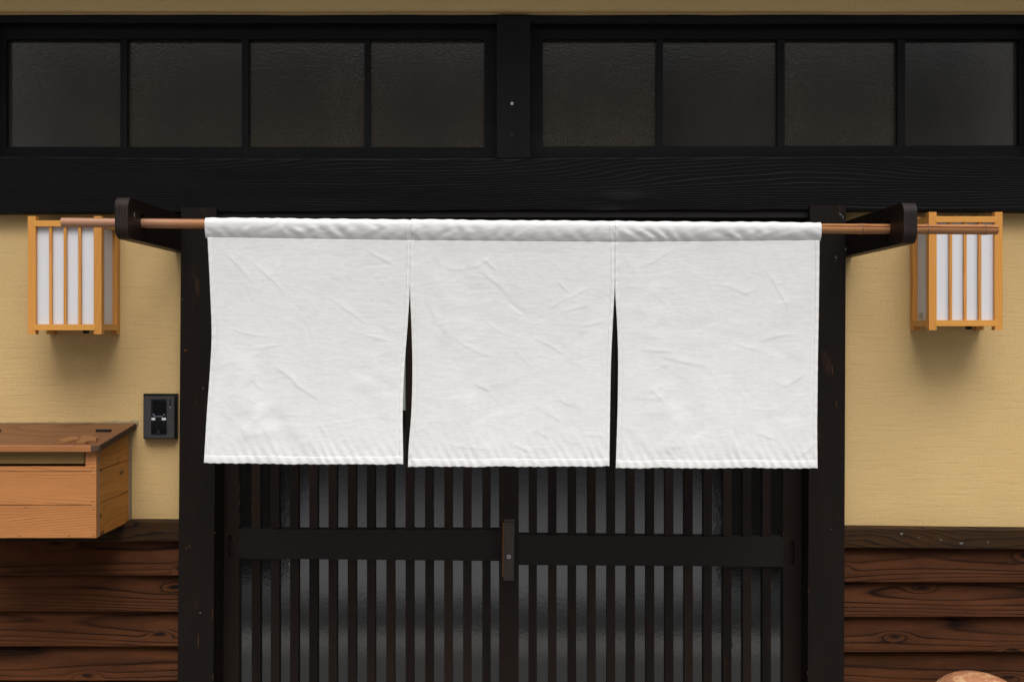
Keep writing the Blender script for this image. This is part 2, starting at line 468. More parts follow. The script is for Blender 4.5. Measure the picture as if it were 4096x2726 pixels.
M['bracket_end'] = wood('worn_bracket_end', 'z', (0.0095,0.0085,0.0090), (0.075,0.032,0.015), (0.008,0.008,0.0098), rings=150, wave=3.0, sa=5.0, sb=8, rough=0.6,
                        spec=0.16, bstr=0.5, bdist=0.0008, fiber=0.3, blotch=0.55, sharp=0.85)
M['panel'] = plain('white_acrylic', (0.79,0.795,0.825), 0.4, 0.3, mott=0.015, mscale=6)
_nt = M['panel'].node_tree
_tr = _nt.nodes.new('ShaderNodeBsdfTranslucent'); _tr.inputs['Color'].default_value = (0.85, 0.86, 0.88, 1)
_ms = _nt.nodes.new('ShaderNodeMixShader'); _ms.inputs[0].default_value = 0.25
_nt.links.new(_nt.nodes['Principled BSDF'].outputs[0], _ms.inputs[1]); _nt.links.new(_tr.outputs[0], _ms.inputs[2])
_nt.links.new(_ms.outputs[0], _nt.nodes['Material Output'].inputs['Surface'])
M['black_plastic'] = plain('black_plastic', (0.006,0.006,0.0065), 0.4, 0.25, mott=0.1, mscale=60)
M['dark_metal'] = plain('charcoal_metal', (0.044,0.042,0.043), 0.45, 0.5, metal=0.2, bumps=(900, 0.12, 0.0003), mott=0.1, mscale=80)
M['gloss_black'] = plain('gloss_black', (0.006,0.006,0.007), 0.12, 0.5, mott=0.05)
M['grey_print'] = plain('grey_print', (0.55,0.54,0.56), 0.6, 0.2)
M['dim_print'] = plain('dim_print', (0.24,0.24,0.32), 0.6, 0.2)
M['faint_print'] = plain('faint_print', (0.045,0.042,0.07), 0.6, 0.2)
M['lock_metal'] = plain('bronze_lock', (0.060,0.048,0.040), 0.45, 0.5, metal=0.5, bumps=(700, 0.08, 0.0002), mott=0.12, mscale=90)
M['lock_copper'] = plain('copper_edge', (0.15,0.075,0.026), 0.45, 0.4, metal=0.6, mott=0.15, mscale=90)
M['cylinder'] = plain('nickel', (0.30,0.29,0.28), 0.3, 0.5, metal=0.9, mott=0.1)
M['screw'] = plain('bright_screw', (0.55,0.56,0.58), 0.35, 0.5, metal=0.6)
M['chip'] = plain('pale_chip', (0.15,0.15,0.14), 0.7, 0.2, mott=0.3, mscale=300)
M['rust_chip'] = plain('bare_wood_chip', (0.16,0.07,0.02), 0.7, 0.2, mott=0.3, mscale=300)
M['scuff'] = plain('rubbed_timber', (0.085,0.036,0.012), 0.7, 0.15, mott=0.4, mscale=400)
M['caulk'] = plain('old_caulk', (0.30,0.235,0.12), 0.8, 0.2, bumps=(160, 0.5, 0.002), mott=0.35, mscale=70)
M['cloth'] = cloth_mat('white_cotton', (0.68,0.676,0.672), (0.745,0.741,0.736))
M['hem'] = cloth_mat('white_cotton_hem', (0.705,0.70,0.685), (0.77,0.765,0.75))
M['glass_t'] = figured_glass('frosted_transom_glass', 300.0, 0.5, 0.00030, 0.16, (0.0095, 0.0090, 0.0075), film=0.40, film_col=(0.095, 0.075, 0.05))
M['glass_d'] = figured_glass('figured_door_glass', 190.0, 0.5, 0.00011, 0.065, (0.0060, 0.0062, 0.0062))
M['interior'] = plain('dark_interior', (0.035,0.032,0.030), 0.8, 0.2)
M['strip_grey'] = plain('pale_green_grey', (0.42,0.44,0.40), 0.8, 0.2, mott=0.2, mscale=60)

# bamboo
def bamboo_mat():
    m, nt, nd, lk, b = new_mat('smoked_bamboo')
    v = coords(nt, rand=0)
    st = noise(nt, scaled(nt, v, (5, 260, 260)), 1.0, 3.0, 0.6)
    bl = noise(nt, scaled(nt, v, (7, 30, 30)), 1.0, 4.0, 0.65)
    col = mixc(nt, st, (0.31,0.130,0.046), (0.40,0.185,0.072))
    col = mixc(nt, mth(nt, 'MULTIPLY', ramp(nt, bl, [(0.42, 0.0), (0.75, 1.0)]), 0.7), col, (0.22,0.085,0.032))
    sx = nt.nodes.new('ShaderNodeSeparateXYZ'); lk.new(v, sx.inputs[0])
    pale = mth(nt, 'MULTIPLY', mth(nt, 'SUBTRACT', -0.80, sx.outputs[0]), 6.0, clamp=True)   # bleached left end
    col = mixc(nt, mth(nt, 'MULTIPLY', pale, 0.45), col, (0.38,0.22,0.16))
    lk.new(col, b.inputs['Base Color'])
    b.inputs['Roughness'].default_value = 0.42
    b.inputs['Specular IOR Level'].default_value = 0.4
    lk.new(bump(nt, mth(nt, 'MULTIPLY_ADD', bl, 0.6, st), 0.2, 0.0008), b.inputs['Normal'])
    return m
M['bamboo'] = bamboo_mat()
M['node_ring'] = plain('bamboo_node', (0.15,0.075,0.035), 0.6, 0.3, mott=0.3, mscale=80)

# pottery
def pottery_mat():
    m, nt, nd, lk, b = new_mat('streaked_pottery')
    v = coords(nt, rand=0)
    n = noise(nt, scaled(nt, v, (14, 14, 60)), 1.0, 5.0, 0.6, 1.6)
    n2 = noise(nt, scaled(nt, v, (60, 60, 160)), 1.0, 3.0, 0.6, 0.8)
    f = mth(nt, 'MULTIPLY_ADD', n2, 0.25, n)
    col = ramp(nt, f, [(0.50, (0.33,0.140,0.072)), (0.63, (0.39,0.175,0.090)), (0.655, (0.46,0.26,0.13)), (0.78, (0.52,0.33,0.18))])
    lk.new(col, b.inputs['Base Color'])
    b.inputs['Roughness'].default_value = 0.32
    b.inputs['Specular IOR Level'].default_value = 0.4
    lk.new(bump(nt, f, 0.3, 0.002), b.inputs['Normal'])
    return m
M['pottery'] = pottery_mat()

# ground
def ground_mat(name, a, b_, scale, rough=0.85):
    m, nt, nd, lk, b = new_mat(name)
    v = coords(nt, rand=0)
    n = noise(nt, v, scale, 5.0, 0.65); g = noise(nt, v, 160.0, 2.0)
    col = mixc(nt, mth(nt, 'MULTIPLY_ADD', g, 0.4, mth(nt, 'MULTIPLY', n, 0.6)), a, b_)
    lk.new(col, b.inputs['Base Color']); b.inputs['Roughness'].default_value = rough
    lk.new(bump(nt, g, 0.4, 0.003), b.inputs['Normal'])
    return m
M['earth'] = ground_mat('street_asphalt', (0.05,0.05,0.052), (0.085,0.085,0.085), 1.3)
M['concrete'] = ground_mat('pale_concrete', (0.50,0.50,0.515), (0.59,0.59,0.605), 0.8)
M['fade_grey'] = ground_mat('mid_grey_fade', (0.15,0.15,0.155), (0.22,0.22,0.225), 2.5)
M['paving'] = ground_mat('entrance_paving', (0.17,0.17,0.17), (0.25,0.25,0.245), 2.0)
M['kerb'] = ground_mat('pale_kerb', (0.42,0.42,0.41), (0.56,0.56,0.55), 3.0)
M['far_dark'] = plain('far_dark_boards', (0.055,0.050,0.044), 0.7, 0.3, mott=0.4, mscale=3)
M['far_grey'] = plain('far_grey_render', (0.68,0.68,0.68), 0.85, 0.2, mott=0.08, mscale=1.5)
M['far_brown'] = plain('far_brown_boards', (0.035,0.031,0.025), 0.8, 0.2, mott=0.25, mscale=2)
M['roof'] = plain('roof_timber', (0.045,0.035,0.028), 0.7, 0.3, mott=0.2, mscale=8)

# ------------------------------------------------------------------ the setting: ground
def sheet(name, x0, x1, y0, y1, z, mat):
    o = mesh_obj(name, [(x0,y0,z),(x1,y0,z),(x1,y1,z),(x0,y1,z)], [(0,1,2,3)], mat)
    return tag(o, kind='structure')
sheet('ground', -150, 150, -150, 150, -0.06, M['earth'])
box_g = box('pavement', -6, 6, -2.27, 0.9, -0.10, 0.0, M['paving'], None, 0.006); tag(box_g, kind='structure')
kb = box('kerb', -6, 6, -2.64, -2.28, -0.10, 0.005, M['kerb'], None, 0.01); tag(kb, kind='structure')
sheet('driveway', -2.2, 2.1, -11.0, -3.75, -0.052, M['concrete'])
sheet('reflection_fade_strip', -2.2, 2.1, -3.745, -3.30, -0.052, M['fade_grey'])  # added mid-grey strip, fades the driveway's reflection in the door glass

# ------------------------------------------------------------------ the house front
house = empty('house', (0, 0, 0), 'dark timbered house front with ochre plaster and brown clapboards', 'house')
Y_PL, Y_BEAM, Y_POST, Y_SASH = 0.0, -0.045, -0.060, -0.004

def wavy_x(name, x0, x1, top, bot, Yf, Yb, mat, parent, amp=0.0015, ch=0.004, seed=1, n=60, freq=3.0):
    """horizontal timber: top/bot are functions of x giving z; slightly uneven edges, chamfered"""
    secs = []
    for i in range(n + 1):
        x = x0 + (x1 - x0) * i / n
        zt = top(x) + wig(x * freq, seed, amp); zb = bot(x) + wig(x * freq, seed + 5, amp)
        yf = Yf + wig(x * freq * 0.7, seed + 9, amp * 0.6)
        c1 = ch * (1 + 0.5 * wig(x * freq * 3, seed + 3, 1.0))
        secs.append([Vector((x, yf + c1, zt)), Vector((x, yf + c1 * 0.3, zt - c1 * 0.3)), Vector((x, yf, zt - c1)),
                     Vector((x, yf, zb + c1)), Vector((x, yf + c1 * 0.3, zb + c1 * 0.3)), Vector((x, yf + c1, zb)),
                     Vector((x, Yb, zb)), Vector((x, Yb, zt))])
    return loft(name, secs, mat, parent)

def lin(xa, ya, xb, yb, Y):
    """z along x through two photo points on depth Y"""
    A, B = P(xa, ya, Y), P(xb, yb, Y)
    return lambda x: A.z + (B.z - A.z) * (x - A.x) / (B.x - A.x)

def poly(pts, Y):
    xs = [WX(a, Y) for a, b in pts]; zs = [WZ(b, Y) for a, b in pts]
    return lambda x: float(np.interp(x, xs, zs))

# plaster infill: a gridded, slightly uneven face
def plaster(name, x0, x1, z0, z1, Yf, depth, seed, round_bottom=0.0):
    nx, nz = max(8, int((x1 - x0) / 0.02)), max(4, int((z1 - z0) / 0.02))
    verts, faces = [], []
    for j in range(nz + 1):
        for i in range(nx + 1):
            x = x0 + (x1 - x0) * i / nx; z = z0 + (z1 - z0) * j / nz
            y = Yf + float(fbm(x * 4, z * 6, seed, 3)) * 0.0018
            verts.append((x, y, z))
    for j in range(nz):
        for i in range(nx):
            a = j * (nx + 1) + i
            faces.append((a, a + 1, a + nx + 2, a + nx + 1))
    # skirt to the back
    ring = [i for i in range(nx + 1)] + [j * (nx + 1) + nx for j in range(1, nz + 1)] + \
           [nz * (nx + 1) + i for i in range(nx - 1, -1, -1)] + [j * (nx + 1) for j in range(nz - 1, 0, -1)]
    b0 = len(verts)
    for k in ring: verts.append((verts[k][0], Yf + depth, verts[k][2]))
    n = len(ring)
    for k in range(n):
        faces.append((ring[(k + 1) % n], ring[k], b0 + k, b0 + (k + 1) % n))
    faces.append(tuple(b0 + k for k in range(n)))
    return mesh_obj(name, verts, faces, M['plaster'], house, smooth=False)

XL, XR = -2.6, 2.6
plaster('plaster_wall', XL, WX(735, 0), WZ(2100, 0), WZ(835, 0), 0.0, 0.08, 11)
plaster('plaster_wall', WX(3368, 0), XR, WZ(2125, 0), WZ(835, 0), 0.0, 0.08, 23)
# upper plaster with its lumpy rounded lower lip
secs = []
for i in range(161):
    x = XL + (XR - XL) * i / 160
    zl = WZ(37, -0.05) + wig(x * 4, 31, 0.0022); zb = WZ(62, -0.03) + wig(x * 5, 37, 0.0024)
    yf = -0.052 + wig(x * 3, 41, 0.002)
    secs.append([Vector((x, 0.08, 2.95)), Vector((x, yf, 2.95)), Vector((x, yf, zl + 0.05)), Vector((x, yf, zl)), Vector((x, yf + 0.0035, zl - 0.005)),
                 Vector((x, yf + 0.018, zb + 0.003)), Vector((x, yf + 0.026, zb)), Vector((x, 0.08, zb))])
loft('plaster_wall', secs, M['plaster'], house)

# big lintel beam, head beam, track lintel
wavy_x('lintel_beam', XL, XR, poly([(-1500, 622), (0, 626), (1024, 634), (2048, 633), (3000, 627), (4096, 626), (5600, 626)], Y_BEAM),
       poly([(-1500, 852), (0, 853), (1024, 848), (2048, 843), (3240, 842), (4096, 846), (5600, 846)], Y_BEAM), Y_BEAM, 0.075, M['beam'], house, 0.0016, 0.004, 51, 120)
wavy_x('head_beam', XL, XR, lambda x: WZ(50, -0.03), poly([(-1500, 92), (0, 92), (2048, 96), (4096, 96), (5600, 96)], -0.03), -0.03, 0.075, M['sash_x'], house, 0.001, 0.003, 61, 80)
box_px('track_lintel', 862, 840, 3246, 868, -0.036, 0.10, M['door_x'], house, 0.0015, yr0=838, yr1=870)

# posts
bm = bmesh.new(); add_prism(bm, [P(725, 829, Y_POST), P(866, 829, Y_POST), Vector((WX(847, Y_POST), Y_POST, -0.0)), Vector((WX(704, Y_POST), Y_POST, 0.0))], 0.15)
bm_obj('post', bm, M['post'], house, 0.0018)
bm = bmesh.new(); add_prism(bm, [P(3240, 820, Y_POST), P(3384, 820, Y_POST), Vector((WX(3372, Y_POST), Y_POST, 0.0)), Vector((WX(3228, Y_POST), Y_POST, 0.0))], 0.15)
bm_obj('post', bm, M['post'], house, 0.0018)
tp = box_px('transom_post', 1987, 67, 2121, 631, -0.047, 0.11, M['sash_z'], house, 0.0015)

# screw and chips on the timbers
def disc(name, c, r, depth, mat, parent, seg=16, hole=0.0, squash=1.0, ang=0.0):
    bm = bmesh.new()
    ring = [Vector((c.x + math.cos(a) * r, c.y, c.z + math.sin(a) * r * squash)) for a in [2 * math.pi * k / seg for k in range(seg)]]
    add_prism(bm, ring, depth)
    return bm_obj(name, bm, mat, parent, depth * 0.3, 1)
sc = P(2048, 414, -0.051)
disc('screw', sc, 0.0042, 0.005, M['screw'], tp)
disc('screw_hole', sc + Vector((0, -0.0006, 0)), 0.0016, 0.003, M['gloss_black'], tp)
disc('wood_chip', P(2048, 537, -0.0478), 0.0022, 0.002, M['rust_chip'], tp, 7)

# transom windows
def transom(x0, x1, pane_edges, ytop, ybot, yrb, stile_l, stile_r):
    bm = bmesh.new()
    Yf, dp = Y_SASH, 0.034
    add_prism(bm, quad_px(x0, 80, x1, ytop, Yf), dp)                                             # top rail
    add_prism(bm, quad_px(x0, ybot, x1, 645, Yf, yr0=yrb, yr1=645), dp)                            # bottom rail
    add_prism(bm, quad_px(x0, ytop, stile_l, ybot, Yf + 0.0008), dp - 0.0016)
    add_prism(bm, quad_px(stile_r, ytop, x1, yrb, Yf + 0.0008), dp - 0.0016)
    wdw = bm_obj('transom_window', bm, M['sash_x'], house, 0.0012, 1)
    for a, b in pane_edges[1:-1]:
        box_px('mullion', a, ytop - 2, b, ybot + 2, Yf + 0.003, 0.028, M['sash_z'], wdw, 0.0012, 1)
    edges = pane_edges
    for k in range(len(edges) - 1):
        xa, xb = edges[k][0] if k else edges[0][0], edges[k + 1][1]
        xa = (edges[k][0] + edges[k][1]) / 2; xb = (edges[k + 1][0] + edges[k + 1][1]) / 2
        Yg = Yf + 0.020
        box('window_pane', WX(xa, Yg) + 0.002, WX(xb, Yg) - 0.002, Yg, Yg + 0.004, WZ(ybot + 14, Yg), WZ(ytop - 14, Yg), M['glass_t'], wdw)
    return wdw
tw1 = transom(-60, 1988, [(-40, 20), (481, 508), (967, 994), (1457, 1480), (1937, 1960)], 156, 587, 589, 24, 1937)
tw2 = transom(2120, 4180, [(2150, 2170), (2626, 2652), (3110, 3139), (3590, 3621), (4075, 4130)], 156, 586, 581, 2171, 4078)
# end posts of the transom, beyond both sides of the frame
box('transom_post', WX(-60, -0.047) - 0.10, WX(-60, -0.047) + 0.012, -0.047, 0.06, WZ(631, -0.047), WZ(60, -0.047), M['sash_z'], house, 0.0015)
box('transom_post', WX(4180, -0.047) - 0.030, WX(4180, -0.047) + 0.10, -0.047, 0.06, WZ(631, -0.047), WZ(60, -0.047), M['sash_z'], house, 0.0015)
plaster('plaster_wall', XL, WX(-60, -0.047) - 0.10, WZ(634, 0), WZ(60, 0), 0.0, 0.08, 91)
plaster('plaster_wall', WX(4180, -0.047) + 0.10, XR, WZ(634, 0), WZ(60, 0), 0.0, 0.08, 92)

# dado rails
wavy_x('dado_rail', XL, WX(716, -0.05), lin(0, 2084, 710, 2085, -0.048), lin(0, 2168, 710, 2164, -0.048), -0.048, 0.03, M['dado'], house, 0.0008, 0.003, 71, 60)
wavy_x('dado_rail', WX(3370, -0.05), XR, lin(3378, 2110, 4096, 2117, -0.048), lin(3378, 2190, 4096, 2196, -0.048), -0.048, 0.03, M['dado'], house, 0.0008, 0.003, 75, 60)

# clapboards: each plank laps the one below
def clapboards(x0, x1, bottoms, ztop, seed):
    back = box('clapboard_wall', x0, x1, 0.0, 0.05, 0.0, ztop, M['far_dark'], house)
    pitch = 0.102
    rows = [WZ(b, -0.045) for b in bottoms]
    while rows[-1] - pitch > 0.06: rows.append(rows[-1] - pitch)
    prev = ztop
    for k, zb in enumerate(rows):
        tilt = rng.uniform(-0.0016, 0.0016)
        secs = []
        n = 40
        for i in range(n + 1):
            x = x0 + (x1 - x0) * i / n
            t = i / n
            z0 = zb + tilt * (t - 0.5) * 2 + wig(x * 2.2, seed + k * 7, 0.0016)
            z1 = prev + 0.014
            y0 = -0.043 + wig(x * 1.7, seed + k * 5 + 2, 0.0018); y1 = -0.018
            secs.append([Vector((x, y0 + 0.0025, z0)), Vector((x, y0, z0 + 0.0025)), Vector((x, y1, z1)), Vector((x, y1 + 0.012, z1)), Vector((x, y0 + 0.014, z0))])
        loft('plank', secs, M['siding'], back)
        # nail heads near the post
        xn = x1 - 0.022 if x0 < 0 else x0 + 0.022
        for dz in (0.028,):
            disc('nail', Vector((xn + rng.uniform(-.004, .004), -0.0395, zb + dz + rng.uniform(-.004, .004))), 0.0026, 0.004, M['lock_metal'], back, 8)
        prev = zb
    box('clapboard_base', x0, x1, -0.03, 0.0, 0.0, rows[-1] + 0.01, M['far_dark'], back)
    return back
clapboards(XL, WX(712, -0.05), [2302, 2445, 2584, 2723], WZ(2150, -0.03), 100)
clapboards(WX(3372, -0.05), XR, [2328, 2468, 2609, 2750], WZ(2180, -0.03), 200)

# eave over the front, sloping down to the street
ev = mesh_obj('roof_eave', [(-5,-0.54,2.845),(5,-0.54,2.845),(5,0.6,3.27),(-5,0.6,3.27),(-5,-0.54,2.905),(5,-0.54,2.905),(5,0.6,3.37),(-5,0.6,3.37)],
              [(0,1,2,3),(4,5,6,7),(0,1,5,4),(1,2,6,5),(2,3,7,6),(3,0,4,7)], M['roof'], house)
for k in range(17):
    xx = -4 + k * 0.5
    bm = bmesh.new()
    v = [Vector((xx, -0.47, 2.812)), Vector((xx + 0.045, -0.47, 2.812)), Vector((xx + 0.045, -0.47, 2.869)), Vector((xx, -0.47, 2.869))]
    a = [bm.verts.new(p) for p in v]; b = [bm.verts.new(p + Vector((0, 0.46, 0.1715))) for p in v]
    bm.faces.new(a); bm.faces.new(list(reversed(b)))
    for i in range(4): bm.faces.new((a[(i+1)%4], a[i], b[i], b[(i+1)%4]))
    bm_obj('rafter', bm, M['roof'], ev)
box('upper_wall', -5, 5, 0.0, 0.1, 2.93, 5.5, M['plaster'], house)
box('side_wall', -5, XL, -0.0, 0.1, 0.0, 2.93, M['plaster'], house)
box('side_wall', XR, 5, -0.0, 0.1, 0.0, 2.93, M['plaster'], house)

# dark room behind the glass
bm = bmesh.new()
add_box(bm, -2.2, 2.2, 0.13, 3.0, 0.004, 2.70)
for f in list(bm.faces):
    if abs(f.normal.y) > 0.9 and f.calc_center_median().y < 0.5 or (f.calc_center_median().y < 0.2): bm.faces.remove(f)
bm_obj('interior_room', bm, M['interior'], house)

# sliding doors
def door(x_st, rail_l, rail_r, slats, Yf, rail_x, stile_l, stile_r, rail_t, rail_b, slat_w):
    """stile_*: (x0,x1) px; rail_t/b: ((xl,yl),(xr,yr)); one sash with slats over figured glass"""
    zb, zt = 0.02, WZ(858, Yf)
    bm = bmesh.new()
    dp = 0.030
    for (a, b, slot) in (stile_l, stile_r):
        if slot:
            s0, s1, t0, t1 = (WX(slot[0], Yf), WX(slot[1], Yf), WZ(slot[3], Yf), WZ(slot[2], Yf))
            xa, xb = WX(a, Yf), WX(b, Yf)
            add_box(bm, xa, xb, Yf, Yf + dp, t1, zt); add_box(bm, xa, xb, Yf, Yf + dp, zb, t0)
            add_box(bm, xa, s0, Yf, Yf + dp, t0, t1); add_box(bm, s1, xb, Yf, Yf + dp, t0, t1)
            add_box(bm, s0, s1, Yf + 0.012, Yf + dp, t0, t1)
        else:
            add_box(bm, WX(a, Yf), WX(b, Yf), Yf, Yf + dp, zb, zt)
    d = bm_obj('sliding_door', bm, M['door_z'], house)
    xl, xr = WX(stile_l[1], Yf), WX(stile_r[0], Yf)
    box('door_rail', xl, xr, Yf + 0.0006, Yf + dp - 0.001, zb, zb + 0.16, M['door_x'], d, 0.001)
    box('door_rail', xl, xr, Yf + 0.0006, Yf + dp - 0.001, zt - 0.06, zt, M['door_x'], d, 0.001)
    fr = [P(rail_x[0], rail_t[0], Yf - 0.003), P(rail_x[1], rail_t[1], Yf - 0.003), P(rail_x[1], rail_b[1], Yf - 0.003), P(rail_x[0], rail_b[0], Yf - 0.003)]
    bm = bmesh.new(); add_prism(bm, fr, 0.030)
    bm_obj('door_rail', bm, M['door_x'], d, 0.0012)
    zrt, zrb = min(fr[0].z, fr[1].z) - 0.003, max(fr[2].z, fr[3].z) + 0.003
    for s in slats:
        xa = WX(s, Yf + 0.003); xb = xa + slat_w
        jit = rng.uniform(-0.0005, 0.0005)
        box('slat', xa, xb, Yf + 0.003 + jit, Yf + 0.016, zrt, zt - 0.059, M['door_z'], d, 0.001, 1)
        jit = rng.uniform(-0.0005, 0.0005)
        box('slat', xa + jit, xb + jit, Yf + 0.003 + jit, Yf + 0.016, zb + 0.158, zrb, M['door_z'], d, 0.001, 1)
    box('door_pane', xl - 0.004, xr + 0.004, Yf + 0.019, Yf + 0.023, zrt - 0.006, zt - 0.05, M['glass_d'], d)
    box('door_pane', xl - 0.004, xr + 0.004, Yf + 0.019, Yf + 0.023, zb + 0.15, zrb + 0.006, M['glass_d'], d)
    return d
YD1, YD2 = 0.052, 0.018
sl1 = [1007, 1083, 1160, 1237, 1314, 1391, 1467, 1545, 1622, 1700, 1777, 1852, 1929]
sl2 = [2115, 2193, 2272, 2350, 2428, 2506, 2584, 2661, 2738, 2815, 2893, 2972, 3051]
kw = 4552.0
d1 = door(None, None, None, sl1, YD1, (955, 2010), (893, 955, (913, 932, 2136, 2226)), (2006, 2070, None), (2117, 2118), (2232, 2242), 33 * 3.35 / kw)
d2 = door(None, None, None, sl2, YD2, (2074, 3134), (1996, 2075, None), (3133, 3206, (3159, 3178, 2160, 2257)), (2138, 2148), (2258, 2265), 33 * 3.32 / kw)
tag(d1, 'left sliding door with dark upright slats, behind the other'); tag(d2, 'right sliding door with a bronze lock on its edge')

# lock on the middle edge of the right door
def px_box(name, x0, y0, x1, y1, Y, dep, mat, par, bev=0.0008, xs=0.0):
    bm = bmesh.new(); add_prism(bm, quad_px(x0, y0, x1, y1, Y, xb0=x0 + xs, xb1=x1 + xs), dep)
    return bm_obj(name, bm, mat, par, bev, 1)
px_box('lock_plate', 2017, 2075, 2059, 2320, YD2 - 0.003, 0.004, M['lock_metal'], d2, xs=-3)
px_box('lock_edge', 2011, 2089, 2017, 2306, YD2 - 0.007, 0.008, M['lock_copper'], d2, 0.0005, xs=-3)
px_box('lock_cover', 2019, 2089, 2056, 2307, YD2 - 0.011, 0.009, M['lock_metal'], d2, 0.0012, xs=-3)
cy = P(2035.5, 2225, YD2 - 0.0135)
disc('lock_cylinder', cy, 0.0064, 0.004, M['cylinder'], d2, 20)
px_box('keyhole', 2033.5, 2222, 2037, 2231, YD2 - 0.0142, 0.002, M['gloss_black'], d2, 0)

# pale strip on the door glass, seen through the left slit of the curtain
nt_ = box('pale_strip', WX(1572, 0.070), WX(1628, 0.070), YD1 + 0.0175, YD1 + 0.0185, WZ(1640, 0.070), WZ(1356, 0.070), M['strip_grey'])
tag(nt_, 'pale strip on the door glass, glimpsed through the left curtain slit', 'glass_strip')

# flecks of paint and bare spots on the timbers
def fleck(px_, py_, Y, w_, h_, mat, ang=0.0):
    bm = bmesh.new()
    c = P(px_, py_, Y); k = (D + Y) / F
    pts = []
    for i in range(7):
        a = 2 * math.pi * i / 7
        u, v_ = math.cos(a) * w_ / 2 * rng.uniform(0.6, 1.1) * k, math.sin(a) * h_ / 2 * rng.uniform(0.6, 1.1) * k
        pts.append(c + Vector((u * math.cos(ang) - v_ * math.sin(ang), 0, u * math.sin(ang) + v_ * math.cos(ang))))
    add_prism(bm, pts, 0.0012)
    return bm_obj('fleck', bm, mat, house)
for f in ((3344,1029,5,14,0.3),(3341,1044,4,6,0.0),(3395-12,996,5,10,0.0),(3362,857,18,4,-0.7),(3372,868,4,14,0.4),(729,1196,4,9,-0.6),(812,1552,4,8,-.2),(801,2450,7,8,0.3),(3323,2114,4,4,0)):
    fleck(f[0], f[1], Y_POST - 0.0006, f[2], f[3], M['chip'], f[4])
for f in ((3845,2171,22,7,0.1),(3763,2158,7,8,0),(3675,2148,5,4,0),(3952,2166,4,10,0),(3606,2133,16,10,0.2)):
    fleck(f[0], f[1], -0.0492, f[2], f[3], M['chip'], f[4])
for f in ((793,2560,3,60,0),(851,2450,3,50,0),(852,2700,3,34,0),(3233,2360,3,20,0),(3230,2690,3,26,0),(860,2130,12,5,0.4),(758,2185,5,20,.1),(745,2192,4,16,-.1),(3330,1480,5,46,0.12),(3346,1610,4,36,0.05),(742,1400,20,9,0.3)):
    fleck(f[0], f[1], Y_POST - 0.0006, f[2], f[3], M['scuff'], f[4])
for f in ((957,1950,3,30,0),(957,2010,3,40,0),(957,2080,3,26,0),(1008,1992,4,18,0),(1021,1996,22,3,-0.4),(1008,2040,3,30,0),(1116,2100,5,12,0),(1034,2046,6,10,0),(1029,2084,10,4,-.5),(912,2132,3,20,0),(934,2148,4,24,0)):
    fleck(f[0], f[1], YD1 - 0.0006, f[2], f[3], M['scuff'], f[4])
for f in ((2074,1990,3,60,0),(2073,2070,3,40,0),(2002,2075,3,16,0),(1994,2150,3,30,0),(2940,2590,4,60,0.03),(3134,1994,3,10,0),(3134,2134,4,16,0),(3084,2340,3,26,0),(2774,2380,3,70,0)):
    fleck(f[0], f[1], YD2 - 0.0036, f[2], f[3], M['scuff'], f[4])

# ------------------------------------------------------------------ curtain pole, brackets
YRL, YRR = -0.392, -0.425
RODL = Vector((WX(249, YRL), YRL, WZ(889, YRL))); RODR = Vector((WX(3988, YRR), YRR, WZ(918, YRR)))
def rod_at(x):
    t = (x - RODL.x) / (RODR.x - RODL.x)
    p = RODL.lerp(RODR, t)
    p.z += -0.004 * 4 * t * (1 - t) * 0.4
    return p
RAD = 0.0126
nodes_x = [WX(3448, YRR), WX(3709, YRR), WX(3937, YRR), WX(3150, YRR), WX(2800, -.41), WX(2420, -.41), WX(2010, -.405), WX(1560, -.40), WX(1080, -.395)]
secs = []
NA = 28
for i in range(261):
    x = RODL.x + (RODR.x - RODL.x) * i / 260
    c = rod_at(x)
    r = RAD * (1 + 0.03 * wig(x * 3, 5, 1.0))
    dn = min(abs(x - q) for q in nodes_x)
    r *= 1 + 0.085 * math.exp(-(dn / 0.007) ** 2)
    t = i / 260
    ga = math.radians(62 - 44 * t)                    # where the split runs, seen from the front
    ring = []
    for k in range(-2, NA - 2):
        a = ga + (k * 0.075 if abs(k) < 3 else 2 * math.pi * k / (NA - 2))
        rr = r * (0.70 if k == 0 else 0.78 if abs(k) == 1 else 1.0)
        ring.append(Vector((x, c.y - math.cos(a) * rr, c.z + math.sin(a) * rr)))
    secs.append(ring)
pole = loft('bamboo_pole', secs, M['bamboo'], None, smooth=True)
pole.data.set_sharp_from_angle(angle=math.radians(40))
tag(pole, 'split bamboo pole threaded through the white curtain top', 'pole')
for q in nodes_x[:3]:
    c = rod_at(q); ring = []
    verts, faces = [], []
    for j, (dx, rr) in enumerate(((-0.0012, 1.07), (0, 1.115), (0.0012, 1.07))):
        for k in range(24):
            a = 2 * math.pi * k / 24
            verts.append((q + dx, c.y - math.cos(a) * RAD * rr, c.z + math.sin(a) * RAD * rr))
    for j in range(2):
        for k in range(24):
            faces.append((j*24+k, j*24+(k+1)%24, (j+1)*24+(k+1)%24, (j+1)*24+k))
    mesh_obj('node_ring', verts, faces, M['node_ring'], pole, True)

